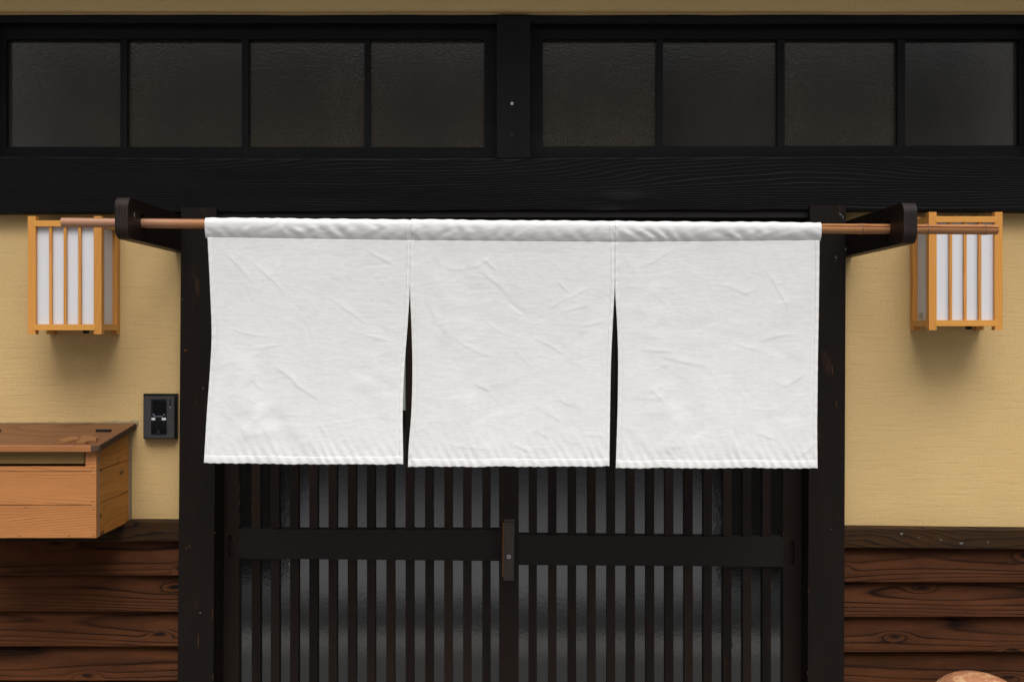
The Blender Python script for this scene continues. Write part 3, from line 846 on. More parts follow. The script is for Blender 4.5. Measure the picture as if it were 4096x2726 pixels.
def bracket(x_in, x_out, yf, zt, zb, hole, label):
    """level board standing out from the post, rounded nose, oval hole for the pole"""
    zc = (zt + zb) / 2
    prof = [(0.0, zb), (0.0, zt)]
    r = 0.026
    for k in range(9):
        a = math.pi / 2 * (k / 8)
        prof.append((yf + r - math.sin(a) * r, zt - r + math.cos(a) * r))
    r = 0.030
    for k in range(9):
        a = math.pi / 2 * (k / 8)
        prof.append((yf + r - math.cos(a) * r, zb + r - math.sin(a) * r))
    bm = bmesh.new()
    vo = [bm.verts.new((x_in, y, z)) for y, z in prof]
    eo = [bm.edges.new((vo[i], vo[(i+1) % len(vo)])) for i in range(len(vo))]
    hy, hz, hry, hrz = hole
    vh = [bm.verts.new((x_in, hy + math.cos(a) * hry, hz + math.sin(a) * hrz)) for a in [2*math.pi*k/20 for k in range(20)]]
    eh = [bm.edges.new((vh[i], vh[(i+1) % 20])) for i in range(20)]
    bmesh.ops.triangle_fill(bm, use_beauty=True, edges=eo + eh)
    # drop any fill inside the hole
    for f in list(bm.faces):
        c = f.calc_center_median()
        if ((c.y - hy) / hry) ** 2 + ((c.z - hz) / hrz) ** 2 < 0.9: bm.faces.remove(f)
    ex = bmesh.ops.extrude_face_region(bm, geom=list(bm.faces))
    vs = [g for g in ex['geom'] if isinstance(g, bmesh.types.BMVert)]
    bmesh.ops.translate(bm, vec=(x_out - x_in, 0, 0), verts=vs)
    o_root = empty('pole_bracket', ((x_in + x_out) / 2, 0, zb), label, 'bracket', 'brackets of the curtain pole')
    o = bm_obj('bracket_board', bm, M['bracket'], o_root)
    o.data.materials.append(M['bracket_end'])
    for p in o.data.polygons:
        c = p.center
        if c.y < yf + 0.034 and abs(p.normal.x) < 0.5 and zb - 1 < c.z and ((c.y - hy) / hry) ** 2 > 1.3: p.material_index = 1
    md = o.modifiers.new('edges', 'BEVEL'); md.width = 0.0025; md.segments = 2; md.limit_method = 'ANGLE'
    return o_root
rl, rr_ = rod_at(-0.96), rod_at(0.97)
xin_l = WX(725, Y_POST) - 0.0012
xin_r = WX(3384, Y_POST) + 0.0012
bl = bracket(xin_l, xin_l - 0.033, -0.505, 1.934, 1.832, (rl.y, rl.z + 0.004, 0.0165, 0.0190), 'dark stained bracket at the left post holding the bamboo pole')
br = bracket(xin_r, xin_r + 0.033, -0.535, 1.918, 1.818, (rr_.y, rr_.z + 0.004, 0.0165, 0.0190), 'dark stained bracket at the right post holding the bamboo pole')
# chip of pale paint on the left bracket
cp = P(527, 866, -0.49)
bmc = bmesh.new()
q = [(0,0,0.007),(0,-.0025,0.002),(0,-.003,-.003),(0,0.0005,-.006),(0,0.0028,-.004),(0,0.0026,0.001)]
ww = [Vector((xin_l + 0.0006, -0.458, 1.893)) + Vector(k) * 1.1 for k in q]
a = [bmc.verts.new(p) for p in ww]; b = [bmc.verts.new(p - Vector((0.001, 0, 0))) for p in ww]
bmc.faces.new(a); bmc.faces.new(list(reversed(b)))
for i in range(len(a)): bmc.faces.new((a[(i+1) % len(a)], a[i], b[i], b[(i+1) % len(a)]))
bm_obj('paint_chip', bmc, M['chip'], bl)

# ------------------------------------------------------------------ curtain
curt = empty('noren_curtain', (0, -0.41, WZ(1865, -0.41)), 'white cotton split curtain of three panels hanging from the bamboo pole', 'curtain')
def crv(pts):
    ys = [b for a, b in pts]; xs = [a for a, b in pts]
    # smooth interpolation
    yy = np.linspace(ys[0], ys[-1], 60)
    xx = np.interp(yy, ys, xs)
    k = np.ones(7) / 7
    xp = np.concatenate([np.full(3, xx[0]), xx, np.full(3, xx[-1])])
    xs2 = np.convolve(xp, k, 'valid'); xs2[0], xs2[-1] = xs[0], xs[-1]
    return lambda y: np.interp(y, yy, xs2)
PANELS = [
  dict(l=crv([(830,950),(838,1095),(847,1302),(847,1371),(838.5,1509),(828,1646),(816,1851)]),
       r=crv([(1643,950),(1639.5,1164),(1630.5,1302),(1617,1474),(1610,1646),(1613,1856)]),
       seam=((820,949),(1643,961)), top=((820,868),(1641,882)), bot=((816,1851),(1613,1856)), sl=(819, 1643), seed=3),
  dict(l=crv([(1643,950),(1639.5,1164),(1646,1302),(1650,1440),(1649,1577),(1644,1681),(1634,1784),(1632,1864)]),
       r=crv([(2459,950),(2459,1147),(2450.5,1302),(2443.6,1440),(2440,1647),(2437,1864)]),
       seam=((1643,961),(2459,968)), top=((1641,882),(2459,890)), bot=((1632,1864),(2437,1864)), sl=(1643, 2460), seed=8),
  dict(l=crv([(2460,950),(2459,1147),(2469,1302),(2473,1440),(2471,1612),(2466,1784),(2463,1870)]),
       r=crv([(3278,950),(3275,1233),(3271,1440),(3268,1715),(3270,1870)]),
       seam=((2460,968),(3279,961)), top=((2459,890),(3285,888)), bot=((2463,1870),(3270,1869)), sl=(2460, 3286), seed=15),
]
# creases seen in the photograph: (x0,y0,x1,y1, width px, height mm)
CREASE = [(a, b, c, d, e * 0.62, f * (0.45 if e > 12 else 1.0)) for (a, b, c, d, e, f) in [(900,1010,1010,1130,10,1.0),(985,1040,1150,1170,9,0.8),(1455,1000,1600,1060,8,1.0),(1450,1060,1590,1045,8,-0.7),(1060,1120,1130,1050,9,0.8),
 (1000,1390,1150,1385,8,0.7),(1090,1450,1200,1560,12,1.6),(1150,1530,1290,1600,9,1.0),(1330,1210,1500,1300,9,0.8),(1420,1330,1600,1360,7,0.7),(930,1310,1090,1350,8,0.8),
 (880,1600,1000,1760,18,1.6),(1000,1640,1120,1830,22,2.6),(1060,1620,1200,1830,22,-2.2),(960,1700,1010,1830,14,1.6),(1250,1740,1180,1840,14,1.5),(1360,1760,1440,1830,14,-1.4),
 (1450,1790,1530,1720,14,1.2),(1270,1690,1310,1750,8,0.9),(1130,1660,1200,1668,7,0.6),(1000,1520,1060,1560,9,0.8),
 (1730,1010,1790,1110,16,1.8),(1760,1060,1870,1080,9,0.9),(1880,1070,1980,1030,8,0.9),(1930,1030,1980,1085,9,1.0),(1920,1080,2040,1190,11,1.2),(1700,1200,1760,1290,16,1.8),
 (1750,1280,1820,1360,14,1.4),(1810,1350,1990,1430,9,0.9),(2020,1190,2110,1270,10,-0.9),(2160,1230,2400,1150,8,0.9),(2220,1255,2370,1225,8,0.8),(2230,1130,2270,1165,8,1.1),
 (2120,1350,2290,1420,9,0.9),(2260,1390,2300,1340,9,0.9),(2330,1300,2430,1280,8,0.8),(1900,1530,1960,1570,9,1.0),(1670,1590,1780,1660,14,-1.4),(1740,1580,1800,1760,26,2.2),
 (1660,1740,1760,1660,14,1.3),(1770,1780,1990,1785,8,0.8),(2060,1770,2120,1810,9,1.3),(2150,1720,2200,1755,9,1.0),(2210,1740,2240,1790,9,1.0),(2330,1740,2420,1745,9,1.0),
 (2180,1650,2260,1690,9,0.8),(1830,1740,1950,1830,16,1.3),(2240,1600,2290,1620,8,0.8),
 (2560,1060,2700,1000,10,1.0),(2500,1000,2540,1120,16,1.6),(3180,1010,3260,930,14,1.8),(3050,1080,3170,1250,10,0.9),(2880,1140,3000,1170,9,0.9),(2970,1180,3020,1155,9,0.9),
 (2560,1390,2700,1410,10,1.1),(2640,1410,2840,1480,11,1.2),(2610,1480,2680,1460,9,0.9),(3030,1370,3180,1330,9,1.0),(2930,1380,3050,1400,8,0.8),(3120,1560,3230,1480,12,1.2),
 (3120,1650,3190,1580,10,1.0),(2530,1580,2660,1600,10,0.9),(2600,1550,2650,1600,10,1.2),(2480,1690,2620,1830,20,1.8),(2500,1740,2570,1830,16,-1.6),(2670,1740,2780,1830,18,1.5),
 (2880,1720,2970,1830,20,2.0),(2920,1700,3010,1830,20,-1.6),(3040,1830,3090,1760,14,1.5),(3200,1830,3260,1770,12,1.6),(3010,1730,3120,1760,9,0.9),(2680,1770,2720,1830,10,1.0),(3080,1640,3110,1630,8,.8)]]
# broad soft folds: (x0,y0,x1,y1,width px, mm)
FOLD = [(900,960,1060,1150,60,3.5),(850,1350,1100,1840,60,5.0),(960,1380,1230,1850,55,-4.5),(1150,1650,1330,1850,50,3.0),(1580,1150,1480,1840,60,-3.5),(1300,960,1200,1250,70,3.0),
 (1690,960,1860,1500,55,5.0),(1760,960,1980,1850,70,-4.0),(1800,1500,1960,1850,60,3.0),(2400,1000,2330,1850,60,4.5),(2290,1300,2250,1850,60,-3.5),(2100,960,2080,1500,80,2.5),
 (2520,980,2620,1500,60,4.0),(2560,1500,2760,1850,60,4.0),(2640,1450,2830,1850,55,-3.5),(2830,1550,2990,1850,60,3.0),(3250,960,3130,1300,45,4.5),(3200,1200,3060,1850,60,-3.5),(2850,960,2840,1400,90,-3.0),
 (1010,960,1000,1200,60,-2.5),(1180,1000,1330,1500,80,2.0)]

FINE = {}
for _pn in PANELS:
    _r = random.Random(_pn['seed'] * 31)
    _l = []
    for _k in range(70):
        _x = _r.uniform(_pn['sl'][0] + 10, _pn['sl'][1] - 60); _y = _r.uniform(990, 1810)
        _a = math.radians(_r.choice((_r.gauss(12, 14), _r.gauss(-14, 12), _r.gauss(48, 14))))
        _L = _r.uniform(50, 190)
        _l.append((_x, _y, _x + math.cos(_a) * _L, _y + math.sin(_a) * _L, _r.uniform(3.2, 5.5), _r.choice((1, 1, -1)) * _r.uniform(0.2, 0.5)))
    FINE[_pn['seed']] = _l
def seg_field(px, py, segs, seed, asym=True):
    out = np.zeros_like(px)
    for k, (x0, y0, x1, y1, wd, h) in enumerate(segs):
        L = math.hypot(x1 - x0, y1 - y0); tx, ty = (x1 - x0) / L, (y1 - y0) / L
        s = (px - x0) * tx + (py - y0) * ty
        n = -(px - x0) * ty + (py - y0) * tx
        n = n + 10.0 * np.sin(s / L * 3.1 + k) * (L / 200) + vnoise(s * 0.02, s * 0 + k, seed) * wd * 0.5
        e = np.clip(np.minimum(s + wd * 1.5, L - s + wd * 1.5) / (L * 0.35 + wd), 0, 1)
        e = e * e * (3 - 2 * e)
        if asym: prof = np.exp(-(np.where(n > 0, n / wd, n / (wd * 2.2))) ** 2)
        else: prof = np.exp(-(n / wd) ** 2)
        out += h * e * prof
    return out

def cloth_off(px, py, ybot, ytop, seed):
    """forward offset in metres of the hanging cloth at photo position px, py"""
    v = np.clip((py - ytop) / (ybot - ytop), 0, 1)
    k = 3.0 / F
    x, z = px * k, py * k
    o = seg_field(px, py, FOLD, seed, False) * 0.001 * 0.55 * (0.35 + 0.65 * v)
    o += seg_field(px, py, CREASE, seed) * 0.001 * 0.6
    o += fbm(x * 8.5 + z * 1.6, z * 1.1, seed + 40, 2) * 0.0050 * (0.35 + v)
    o += fbm(x * 16 + z * 7, z * 9 - x * 4, seed + 60, 3) * 0.0005
    # small random creases in two directions
    o += seg_field(px, py, FINE[seed], seed + 3) * 0.00042
    # puckers above the hem
    ph = (x * 1.0 - (py - ybot) * k * 0.55) / 0.0255 * 2 * math.pi + fbm(x * 12, z * 3, seed + 90, 2) * 3.0
    amp = 0.5 + 0.5 * fbm(x * 14, z * 2, seed + 95, 2)
    o += np.sin(ph) * 0.0011 * amp * np.exp(-np.clip((ybot - 26 - py), 0, 400) / 45.0)
    o += -0.010 * np.sin(math.pi * np.clip(v, 0, 1)) + 0.016 * v
    return o

def grid_obj(name, Xw, Yw, Zw, mat, parent, thick=0.0009):
    ny, nx = Xw.shape
    verts = np.stack([Xw, Yw, Zw], -1).reshape(-1, 3)
    idx = np.arange(ny * nx).reshape(ny, nx)
    faces = np.stack([idx[:-1, :-1], idx[1:, :-1], idx[1:, 1:], idx[:-1, 1:]], -1).reshape(-1, 4)
    me = bpy.data.meshes.new(name)
    me.vertices.add(len(verts)); me.vertices.foreach_set('co', verts.ravel())
    me.loops.add(faces.size); me.loops.foreach_set('vertex_index', faces.ravel().astype(np.int32))
    me.polygons.add(len(faces)); me.polygons.foreach_set('loop_start', np.arange(0, faces.size, 4, dtype=np.int32))
    me.polygons.foreach_set('use_smooth', np.ones(len(faces), bool))
    me.update(); me.validate()
    me.materials.append(mat)
    o = bpy.data.objects.new(name, me)
    link(o, parent)
    md = o.modifiers.new('thickness', 'SOLIDIFY'); md.thickness = thick; md.offset = 1.0
    return o

def rodY(px):
    x = (px - PX) * 2.89 / F
    t = (x - RODL.x) / (RODR.x - RODL.x)
    return RODL.y + (RODR.y - RODL.y) * t

def sample(pn, U, V, fwd=0.0):
    s0, s1 = pn['seam']; b0, b1 = pn['bot']
    ys = s0[1] + (s1[1] - s0[1]) * U
    yb = b0[1] + (b1[1] - b0[1]) * U + 1.6 * np.sin(U * 150 + pn['seed']) * 0.6 + fbm(U * 9, U * 0, pn['seed'] + 2, 2) * 3
    y = ys + (yb - ys) * V
    x = pn['l'](y) * (1 - U) + pn['r'](y) * U
    off = cloth_off(x, y, yb, ys, pn['seed'])
    top = np.clip((y - ys) / 45.0, 0, 1)
    # side edges curl back a little
    ed = np.minimum(U, 1 - U)
    off = off - 0.004 * np.exp(-(ed / 0.02) ** 2) * np.clip(V * 3 - .6, 0, 1)
    Y = rodY(x) - 0.0042 - off * (0.25 + 0.75 * top) - fwd
    k = (D + Y) / F
    return (x - PX) * k, Y, HC - (y - PY) * k

for i, pn in enumerate(PANELS):
    U, V = np.meshgrid(np.linspace(0, 1, 330), np.linspace(0, 1, 390))
    X, Y, Z = sample(pn, U, V)
    cp = grid_obj('cloth_panel', X, Y, Z, M['cloth'], curt)
    # bottom hem, doubled over
    vh = 1 - 29.0 / 900.0
    U, V = np.meshgrid(np.linspace(0, 1, 300), np.linspace(vh, 1.0012, 14))
    X, Y, Z = sample(pn, U, V, 0.0008)
    puff = np.sin(np.clip((V - vh) / (1 - vh), 0, 1) * math.pi) * 0.0006
    grid_obj('bottom_hem', X, Y - puff, Z, M['hem'], cp)
    # side hems
    wu = 15.0 / 815.0
    for (a, b) in ((0.0, wu), (1 - wu, 1.0)):
        U, V = np.meshgrid(np.linspace(a, b, 6), np.linspace(0.0, vh + 0.004, 200))
        X, Y, Z = sample(pn, U, V, 0.0008)
        edge = np.sin(V * 900 / 26 * 2 * math.pi / 1.6 + pn['seed']) * 0.0005
        grid_obj('side_hem', X, Y + edge * (np.abs(U - (a + b) / 2) / (wu / 2)), Z, M['hem'], cp)
    # sleeve round the pole: from the seam at the back, over the pole, down to the seam in front
    nx, na = 300, 34
    U = np.linspace(0, 1, nx)
    Xs, Ys, Zs = np.zeros((na, nx)), np.zeros((na, nx)), np.zeros((na, nx))
    pxs = pn['sl'][0] + (pn['sl'][1] - pn['sl'][0]) * U
    ysm = pn['seam'][0][1] + (pn['seam'][1][1] - pn['seam'][0][1]) * U
    for c in range(nx):
        yr = rodY(pxs[c]); xw = (pxs[c] - PX) * (D + yr - RAD) / F
        rc = rod_at(xw)
        zs = HC - (ysm[c] + 0 - PY) * (D + yr) / F
        # taper towards the outer ends so that the sleeve mouth pinches to the seam
        R = RAD + 0.0022
        pts = []
        for k in range(8): 
            t = k / 7; pts.append((0.006 + (R - 0.006) * t, (zs - rc.z) * (1 - t)))      # back face: seam up to pole
        for k in range(1, 14):
            a = math.pi * k / 13; pts.append((math.cos(a) * R, math.sin(a) * R * 1.0))
        for k in range(1, 14):
            t = k / 13; tt = t ** 1.15
            pts.append((-R + (R - 0.0015) * t ** 2.0, (zs - rc.z - 0.002) * t))
        for r_, (dy, dz) in enumerate(pts):
            Xs[r_, c] = xw; Ys[r_, c] = rc.y + dy; Zs[r_, c] = rc.z + dz
    rowt = np.linspace(0, 1, na)[:, None]
    fr = np.clip((np.arange(na)[:, None] - 18) / (na - 19), 0, 1)              # 0 at crown front .. 1 at the front seam
    ph = (Xs + fr * -0.026) / 0.043 * 2 * math.pi + fbm(Xs * 9, fr * 1.2, pn['seed'] + 5, 2) * 3.4
    am = np.clip(0.65 + 0.9 * fbm(Xs * 8, fr * 0.8, pn['seed'] + 6, 2), 0, 1.4)
    Ys += -(np.sin(ph)) * 0.0018 * am * np.sin(fr * math.pi) ** 0.8
    Ys += fbm(Xs * 30 + fr * 1.5, fr * 2, pn['seed'] + 9, 2) * 0.0012 * np.sin(fr * math.pi)
    Zs += fbm(Xs * 12, rowt * 0.5, pn['seed'] + 7, 2) * 0.0012 * (1 - fr) + np.sin(ph) * 0.0006 * (1 - fr)
    grid_obj('pole_sleeve', Xs, Ys, Zs, M['cloth'], curt)
    # seam tape where two panels are joined
    for e in (0, 1):
        if (i == 0 and e == 0) or (i == 2 and e == 1): continue
        cA, cB = (0, 9) if e == 0 else (nx - 9, nx)
        grid_obj('seam_tape', Xs[18:, cA:cB], Ys[18:, cA:cB] - 0.0010, Zs[18:, cA:cB], M['hem'], curt)

# ------------------------------------------------------------------ wall lanterns
def make_lantern(label):
    """local frame: origin at wall, centre x, bottom z = 0; front towards -y"""
    t = bpy.data.objects.new('wall_lantern', None); C.objects.link(t); t.empty_display_size = 0.05
    tag(t, label, 'lantern', 'wall lanterns beside the entrance')
    _wl[t.name] = Vector((0, 0, 0))
    W, H, yf, yb, s = 0.204, 0.3265, -0.151, -0.004, 0.0215
    h = W / 2
    bx = lambda n, x0, x1, y0, y1, z0, z1, m, par=t, bv=0.0012: box(n, x0, x1, y0, y1, z0, z1, m, par, bv)
    for sx in (-1, 1):
        x0, x1 = (-h, -h + s) if sx < 0 else (h - s, h)
        bx('post', x0, x1, yf, yf + s, 0, H, M['lamp_z'])
        bx('post', x0, x1, yb - s, yb, 0, H, M['lamp_z'])
    zr = ((0.011, 0.0275), (H - 0.0285, H - 0.012))
    for z0, z1 in zr:
        bx('front_rail', -h + s - 0.005, h - s + 0.005, yf - 0.0012, yf + 0.012, z0, z1, M['lamp_x'])
        bx('back_rail', -h + s - 0.005, h - s + 0.005, yb - 0.012, yb - 0.001, z0, z1, M['lamp_x'])
        for sx in (-1, 1):
            xs = sx * (h - 0.006)
            bx('side_rail', xs - 0.0065, xs + 0.0065, yf + s - 0.005, yb - s + 0.005, z0, z1, M['lamp_y'])
    for q in (-0.0403, 0.0, 0.0403):
        bx('bar', q - 0.0036 , q + 0.0036, yf + 0.002, yf + 0.011, zr[0][1] - 0.001, zr[1][0] + 0.001, M['lamp_z'], t, 0.0006)
    bx('front_panel', -h + 0.014, h - 0.014, yf + 0.0125, yf + 0.0150, 0.014, H - 0.016, M['panel'], t, 0)
    for sx in (-1, 1):
        xs = sx * (h - 0.0145)
        bx('side_panel', xs - 0.001, xs + 0.001, yf + 0.016, yb - 0.014, 0.014, H - 0.016, M['panel'], t, 0)
    bx('back_plate', -h + 0.02, h - 0.02, yb - 0.010, yb + 0.004, 0.03, H - 0.03, M['panel'], t, 0)
    bx('bottom_plate', -h + 0.016, h - 0.016, yf + 0.016, yb - 0.012, 0.0145, 0.0175, M['panel'], t, 0)
    bx('socket', 0.028, 0.041, yf + 0.06, yf + 0.073, 0.002, 0.0145, M['black_plastic'], t, 0.002)
    return t
lamp_l = make_lantern('square wooden lantern on the wall above the mailbox')
def copy_tree(src, parent=None):
    c = src.copy(); C.objects.link(c)
    if parent is not None:
        c.parent = parent; c.matrix_parent_inverse = src.matrix_parent_inverse.copy()
    for ch in list(src.children): copy_tree(ch, c)
    return c
lamp_r = copy_tree(lamp_l)
lamp_r['label'] = 'square wooden lantern on the right wall behind the pole end'
YF = -0.151
lamp_l.location = (WX(258.5, YF), 0, WZ(1336, YF))
lamp_r.location = (WX(3863, YF), 0, WZ(1319.5, YF))
# faint sticker inside the right lantern's side panel
st = box('sticker', -0.0, 0.0004, 0, 0.028, 0, 0.018, plain('sticker_grey', (0.46,0.455,0.45), 0.6, 0.2, mott=0.1, mscale=300))
st.parent = lamp_r; st.matrix_parent_inverse = Matrix.Identity(4)
st.location = (-0.102 + 0.0145 - 0.0016, -0.128 + 0.06, 0.032)

# ------------------------------------------------------------------ intercom
ic = empty('door_intercom', (WX(640, 0), 0, WZ(1754, 0)), 'charcoal door intercom with camera and speaker beside the left post', 'intercom')
bm = bmesh.new(); add_box(bm, WX(580, 0), WX(714, 0), -0.014, 0.0015, WZ(1754, -0.014), WZ(1573, -0.0))
bm_obj('back_box', bm, M['black_plastic'], ic, 0.004, 3)
YI = -0.031
bm = bmesh.new(); add_prism(bm, quad_px(575, 1584, 696, 1751, YI), 0.0165)
bm_obj('front_plate', bm, M['dark_metal'], ic, 0.0018, 3)
px_box('black_inset', 604, 1596, 667, 1736, YI - 0.0006, 0.003, M['black_plastic'], ic, 0.0008)
px_box('camera_window', 613, 1603, 661, 1657, YI - 0.0014, 0.002, M['gloss_black'], ic, 0.0006)
disc('camera_lens', P(636, 1627, YI - 0.0022), 0.0075, 0.002, M['gloss_black'], ic, 20)
disc('camera_ring', P(636, 1627, YI - 0.0018), 0.0092, 0.002, M['black_plastic'], ic, 20)
for x0, x1 in ((609, 620), (652, 661)):
    bm = bmesh.new(); add_prism(bm, [P((x0 + x1) / 2, 1654, YI - 0.0016), P(x1, 1658, YI - 0.0016), P(x0, 1658, YI - 0.0016)], 0.001)
    bm_obj('lamp_mark', bm, M['dim_print'], ic)
px_box('name_tab', 606, 1669.5, 620.5, 1679.5, YI - 0.0012, 0.001, M['grey_print'], ic, 0)
px_box('name_tab', 647, 1669.5, 664, 1679.5, YI - 0.0012, 0.001, M['grey_print'], ic, 0)
for k in range(11):
    x = 608 + k * 5.2
    px_box('grille_bar', x, 1683, x + 2.3, 1711, YI - 0.0022, 0.002, M['black_plastic'], ic, 0.0003)
px_box('call_button', 605, 1714, 666, 1735, YI - 0.0020, 0.002, M['gloss_black'], ic, 0.0008)
px_box('bell_mark', 631, 1720, 636, 1725, YI - 0.0024, 0.0006, M['faint_print'], ic, 0)
px_box('bell_mark', 628, 1728, 639, 1731, YI - 0.0024, 0.0006, M['faint_print'], ic, 0)
px_box('microphone_slot', 679, 1597, 683, 1622, YI - 0.0004, 0.001, M['gloss_black'], ic, 0)
disc('indicator', P(681, 1627, YI - 0.0008), 0.0013, 0.001, M['grey_print'], ic, 10)
tc = bpy.data.curves.new('lettering', 'FONT'); tc.body = 'Panasonic'; tc.size = 0.0066; tc.extrude = 0.0001; tc.align_x = 'CENTER'
tc.materials.append(M['dim_print'])
_tmp = bpy.data.objects.new('lettering_curve', tc); C.objects.link(_tmp)
bpy.context.view_layer.update()
_me = bpy.data.meshes.new_from_object(_tmp.evaluated_get(bpy.context.evaluated_depsgraph_get()))
bpy.data.objects.remove(_tmp)
to = bpy.data.objects.new('lettering', _me); C.objects.link(to)
to.parent = ic; to.matrix_parent_inverse = Matrix.Translation(-world_loc(ic))
to.location = P(634, 1666.5, YI - 0.0014); to.rotation_euler = (math.radians(90), 0, 0)

# ------------------------------------------------------------------ mailbox
XRB = WX(385, -0.282); XLB = -1.50; YFB = -0.282; ZB = WZ(2151, YFB)
mb = empty('mailbox', ((XRB + XLB) / 2, 0, ZB), 'brown cedar mailbox with overhanging lid on the left wall', 'mailbox')
ft, et = 0.026, 0.018
zsp = [ZB, WZ(2018, YFB), WZ(1884, YFB), WZ(1800, YFB)]
for k in range(2):
    box('front_board', XLB, XRB, YFB, YFB + ft - 0.010, zsp[k] + 0.0009, zsp[k + 1] - 0.0009, M['box_front'], mb, 0.0009, 1)
# top board with the letter slot cut out: piece below and cheek at the right
zs0 = WZ(1865, YFB); xs1 = WX(342, YFB)
box('front_board', XLB, XRB, YFB, YFB + ft - 0.010, zsp[2] + 0.0006, zs0, M['box_front'], mb, 0.0009, 1)
box('front_board', xs1, XRB - 0.0002, YFB + 0.0004, YFB + ft - 0.010, zs0 - 0.0012, zsp[3] + 0.004, M['box_front'], mb, 0.0006, 1)
box('mail_flap', XLB + 0.04, WX(337, YFB + 0.008), YFB + 0.009, YFB + 0.020, WZ(1853, YFB + 0.009), zsp[3] + 0.008, M['box_flap'], mb, 0.001, 1)
# grey end strips at the corners of the right side
box('corner_strip', XRB - 0.012, XRB - 0.0008, YFB + 0.0005, YFB + ft, ZB + 0.0006, zsp[3] + 0.004, M['box_grey'], mb, 0.0008, 1)
box('corner_strip', XRB - 0.012, XRB + 0.0005, -0.022, -0.002, ZB + 0.004, 1.325, M['box_grey'], mb, 0.0008, 1)
rake = (1.339 - 1.304) / 0.30
zsd = [ZB + 0.001, ZB + 0.001 + 0.0885, ZB + 0.001 + 0.178]
for k in range(3):
    y0, y1 = YFB + ft, -0.022
    if k < 2:
        box('side_board', XRB - 0.016, XRB - 0.0016, y0, y1, zsd[k], zsd[k + 1] - 0.0020, M['box_side'], mb, 0.0007, 1)
    else:
        bm = bmesh.new()
        zt0 = 1.339 - 0.018 + rake * y0 - 0.004; zt1 = 1.339 - 0.018 + rake * y1 - 0.004
        vv = [(y0, zsd[2]), (y1, zsd[2]), (y1, zt1), (y0, zt0)]
        a = [bm.verts.new((XRB - 0.0016, y, z)) for y, z in vv]; b = [bm.verts.new((XRB - 0.016, y, z)) for y, z in vv]
        bm.faces.new(a); bm.faces.new(list(reversed(b)))
        for i in range(4): bm.faces.new((a[(i+1)%4], a[i], b[i], b[(i+1)%4]))
        bm_obj('side_board', bm, M['box_side'], mb, 0.0007, 1)
box('side_board', XLB, XLB + 0.015, YFB + ft - 0.009, -0.002, ZB + 0.001, 1.285, M['box_side'], mb, 0.0007, 1)
box('bottom_board', XLB + 0.016, XRB - 0.018, YFB + ft - 0.009, -0.002, ZB + 0.004, ZB + 0.018, M['box_front'], mb)
box('back_board', XLB + 0.016, XRB - 0.018, -0.012, -0.001, ZB + 0.02, 1.30, M['box_front'], mb)
# inner darkness is real: the box is closed all round
for (px_, py_) in ((372, 1869), (372, 1901), (372, 2006), (375, 2035), (375, 2141), (78, 2142), (275, 2142), (104, 2029)):
    px_box('nail', px_ - 3, py_ - 1, px_ + 3, py_ + 1.2, YFB - 0.0003, 0.001, M['black_plastic'], mb, 0)
# lid: sloping board with a rounded front corner
XLR = -1.0875; XLL = -1.525; YLF = -0.302
def zlid(y): return 1.339 + rake * (y)           # top surface
out = [(XLL, -0.001), (XLL, YLF)]
rc = 0.022
for k in range(9):
    a = math.pi / 2 * k / 8
    out.append((XLR - rc + math.sin(a) * rc, YLF + rc * 0.55 - math.cos(a) * rc * 0.55))
out.append((XLR, -0.001))
bm = bmesh.new()
vt = [bm.verts.new((x, y, zlid(y))) for x, y in out]; vb = [bm.verts.new((x, y, zlid(y) - 0.0185)) for x, y in out]
bm.faces.new(vt); bm.faces.new(list(reversed(vb)))
n = len(vt)
for i in range(n):
    bm.faces.new((vt[(i+1)%n], vt[i], vb[i], vb[(i+1)%n]))
lid = bm_obj('lid', bm, M['box_lid'], mb)
lid.data.materials.append(M['lid_edge']); lid.data.materials.append(M['lid_end'])
for p in lid.data.polygons:
    if p.normal.y < -0.75 and p.area > 0.004: p.material_index = 1
    elif abs(p.normal.z) < 0.5: p.material_index = 2
md = lid.modifiers.new('edges', 'BEVEL'); md.width = 0.0028; md.segments = 3; md.limit_method = 'ANGLE'
def on_lid(px_, py_, lift=0.0):
    d = Vector(((px_ - PX) / F, 1.0, -(py_ - PY) / F))
    # HC + d.z*s = 1.339 + rake*(-D + s) + lift
    s = (1.339 + lift - rake * D - HC) / (d.z - rake)
    return Vector((0, -D, HC)) + d * s
def lid_piece(name, pts, thick, mat, parent=lid):
    pts = [on_lid(x * 0.2462, 1660 + y * 0.2462, thick) for x, y in pts]
    bm = bmesh.new()
    a = [bm.verts.new(p) for p in pts]; b = [bm.verts.new(p - Vector((0, 0, thick + 0.002))) for p in pts]
    bm.faces.new(a); bm.faces.new(list(reversed(b)))
    for i in range(len(a)): bm.faces.new((a[(i+1)%len(a)], a[i], b[i], b[(i+1)%len(a)]))
    return bm_obj(name, bm, mat, parent, 0.0006, 1)
lid_piece('carved_leaf', [(968,400),(985,390),(1060,372),(1110,352),(1140,342),(1200,339),(1255,340),(1265,355),(1278,386),(1200,393),(1100,406),(1030,412),(975,412)], 0.0060, M['leaf_wood'])
lid_piece('carved_stem', [(890,446),(960,434),(1060,422),(1150,404),(1250,391),(1262,396),(1150,416),(1050,434),(905,452)], 0.0040, M['leaf_wood'])
lid_piece('carved_leaf', [(1320,335),(1335,325),(1410,322),(1490,328),(1530,342),(1595,345),(1603,358),(1560,371),(1520,376),(1572,392),(1562,402),(1500,408),(1430,418),(1390,432),(1320,440),(1240,438),(1235,432),(1280,405),(1310,375)], 0.0060, M['leaf_wood'])
lid_piece('hinge', [(1555,236),(1790,236),(1815,222),(1580,222)], 0.006, M['black_plastic'])
lid_piece('hinge_leaf', [(1540,262),(1770,262),(1800,238),(1560,238)], 0.0014, M['gloss_black'])
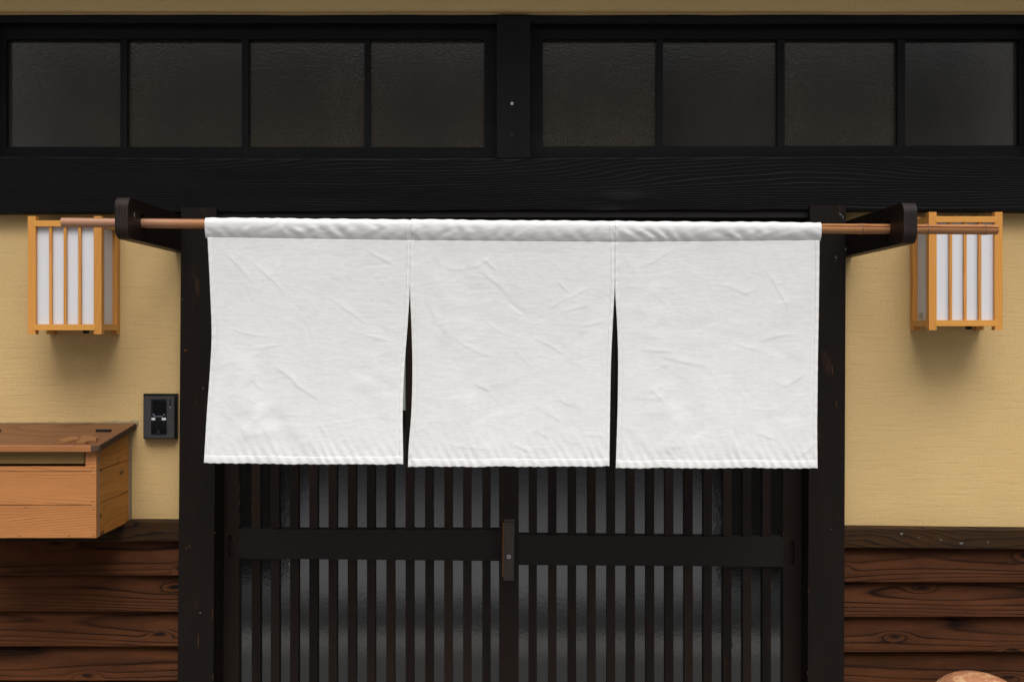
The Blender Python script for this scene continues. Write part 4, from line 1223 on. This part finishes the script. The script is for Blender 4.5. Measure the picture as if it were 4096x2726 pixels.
lid_piece('hinge', [(-160,236),(8,236),(20,222),(-150,222)], 0.006, M['black_plastic'])
# lump of old caulk along the wall
secs = []
for i in range(71):
    x = XLL + (XLR + 0.004 - XLL) * i / 70
    hgt = 0.0035 + max(0.0, wig(x * 30, 77, 0.0060)) + (0.004 if i > 66 else 0) + (0.003 if i > 52 else 0)
    secs.append([Vector((x, 0.002, 1.334)), Vector((x, -0.004 - 0.3 * hgt, 1.334)), Vector((x, -0.004 - 0.2 * hgt, 1.339 + hgt * 0.5)), Vector((x, 0.0, 1.339 + hgt)), Vector((x, 0.003, 1.339 + hgt))])
loft('caulk', secs, M['caulk'], mb)

# ------------------------------------------------------------------ pottery at the lower right
pc = P(3893, 2690, -0.20)
prof = [(0.0, 0.0), (0.030, -0.0022), (0.055, -0.0085), (0.078, -0.020), (0.098, -0.036), (0.116, -0.058), (0.130, -0.085), (0.138, -0.118), (0.140, -0.15), (0.132, -0.20), (0.140, -0.26),
        (0.165, -0.36), (0.172, -0.44), (0.160, -0.54), (0.130, -0.62), (0.115, -pc.z + 0.004), (0.0, -pc.z + 0.002)]
verts, faces = [], []
NS = 56
for j, (r, z) in enumerate(prof):
    for k in range(NS):
        a = 2 * math.pi * k / NS
        verts.append((pc.x + math.cos(a) * r * (1.13 if math.cos(a) > 0 else 0.97) , pc.y + math.sin(a) * r, pc.z + z))
for j in range(len(prof) - 1):
    for k in range(NS):
        faces.append((j*NS+k, j*NS+(k+1)%NS, (j+1)*NS+(k+1)%NS, (j+1)*NS+k))
po = mesh_obj('pottery_ornament', verts, faces, M['pottery'], None, True)
md = po.modifiers.new('smooth', 'SUBSURF'); md.levels = 1; md.render_levels = 2
tag(po, 'round topped pottery with tan and red brown streaks in the lower right corner', 'pottery')

# ------------------------------------------------------------------ across the street (seen only as reflections in the glass)
for x0, x1, lab in ((-9, -1.50, 'dark board fence across the street, mirrored left in the door glass'), (1.36, 9, 'dark board fence across the street, mirrored right in the door glass')):
    fe = empty('street_fence', ((x0 + x1) / 2, -4.3, -0.06), lab, 'fence', 'fences across the street')
    nb = int((x1 - x0) / 0.25)
    for k in range(nb):
        a = x0 + (x1 - x0) * k / nb
        box('board', a, a + (x1 - x0) / nb - 0.008, -4.32, -4.30, -0.06, 1.95, M['far_dark'], fe)
    box('rail', x0, x1, -4.36, -4.321, 0.4, 0.48, M['far_dark'], fe); box('rail', x0, x1, -4.36, -4.321, 1.5, 1.58, M['far_dark'], fe)
oh = empty('opposite_house', (0, -11.2, -0.06), 'grey and brown house far across the street, mirrored in the glass', 'house')
box('lower_wall', -7, 7, -11.3, -11.0, -0.06, 3.6, M['far_grey'], oh)
box('upper_wall', -7, 7, -11.35, -11.05, 3.6, 5.6, M['far_brown'], oh)
mesh_obj('roof', [(-7.6,-10.4,5.4),(7.6,-10.4,5.4),(7.6,-14,6.9),(-7.6,-14,6.9),(-7.6,-10.4,5.55),(7.6,-10.4,5.55),(7.6,-14,7.05),(-7.6,-14,7.05)],
         [(0,1,2,3),(4,5,6,7),(0,1,5,4),(1,2,6,5),(2,3,7,6),(3,0,4,7)], M['roof'], oh)
for x in (-4.5, 4.0):
    box('window', x - 0.8, x + 0.8, -11.049, -11.02, 3.8, 4.8, M['gloss_black'], oh)
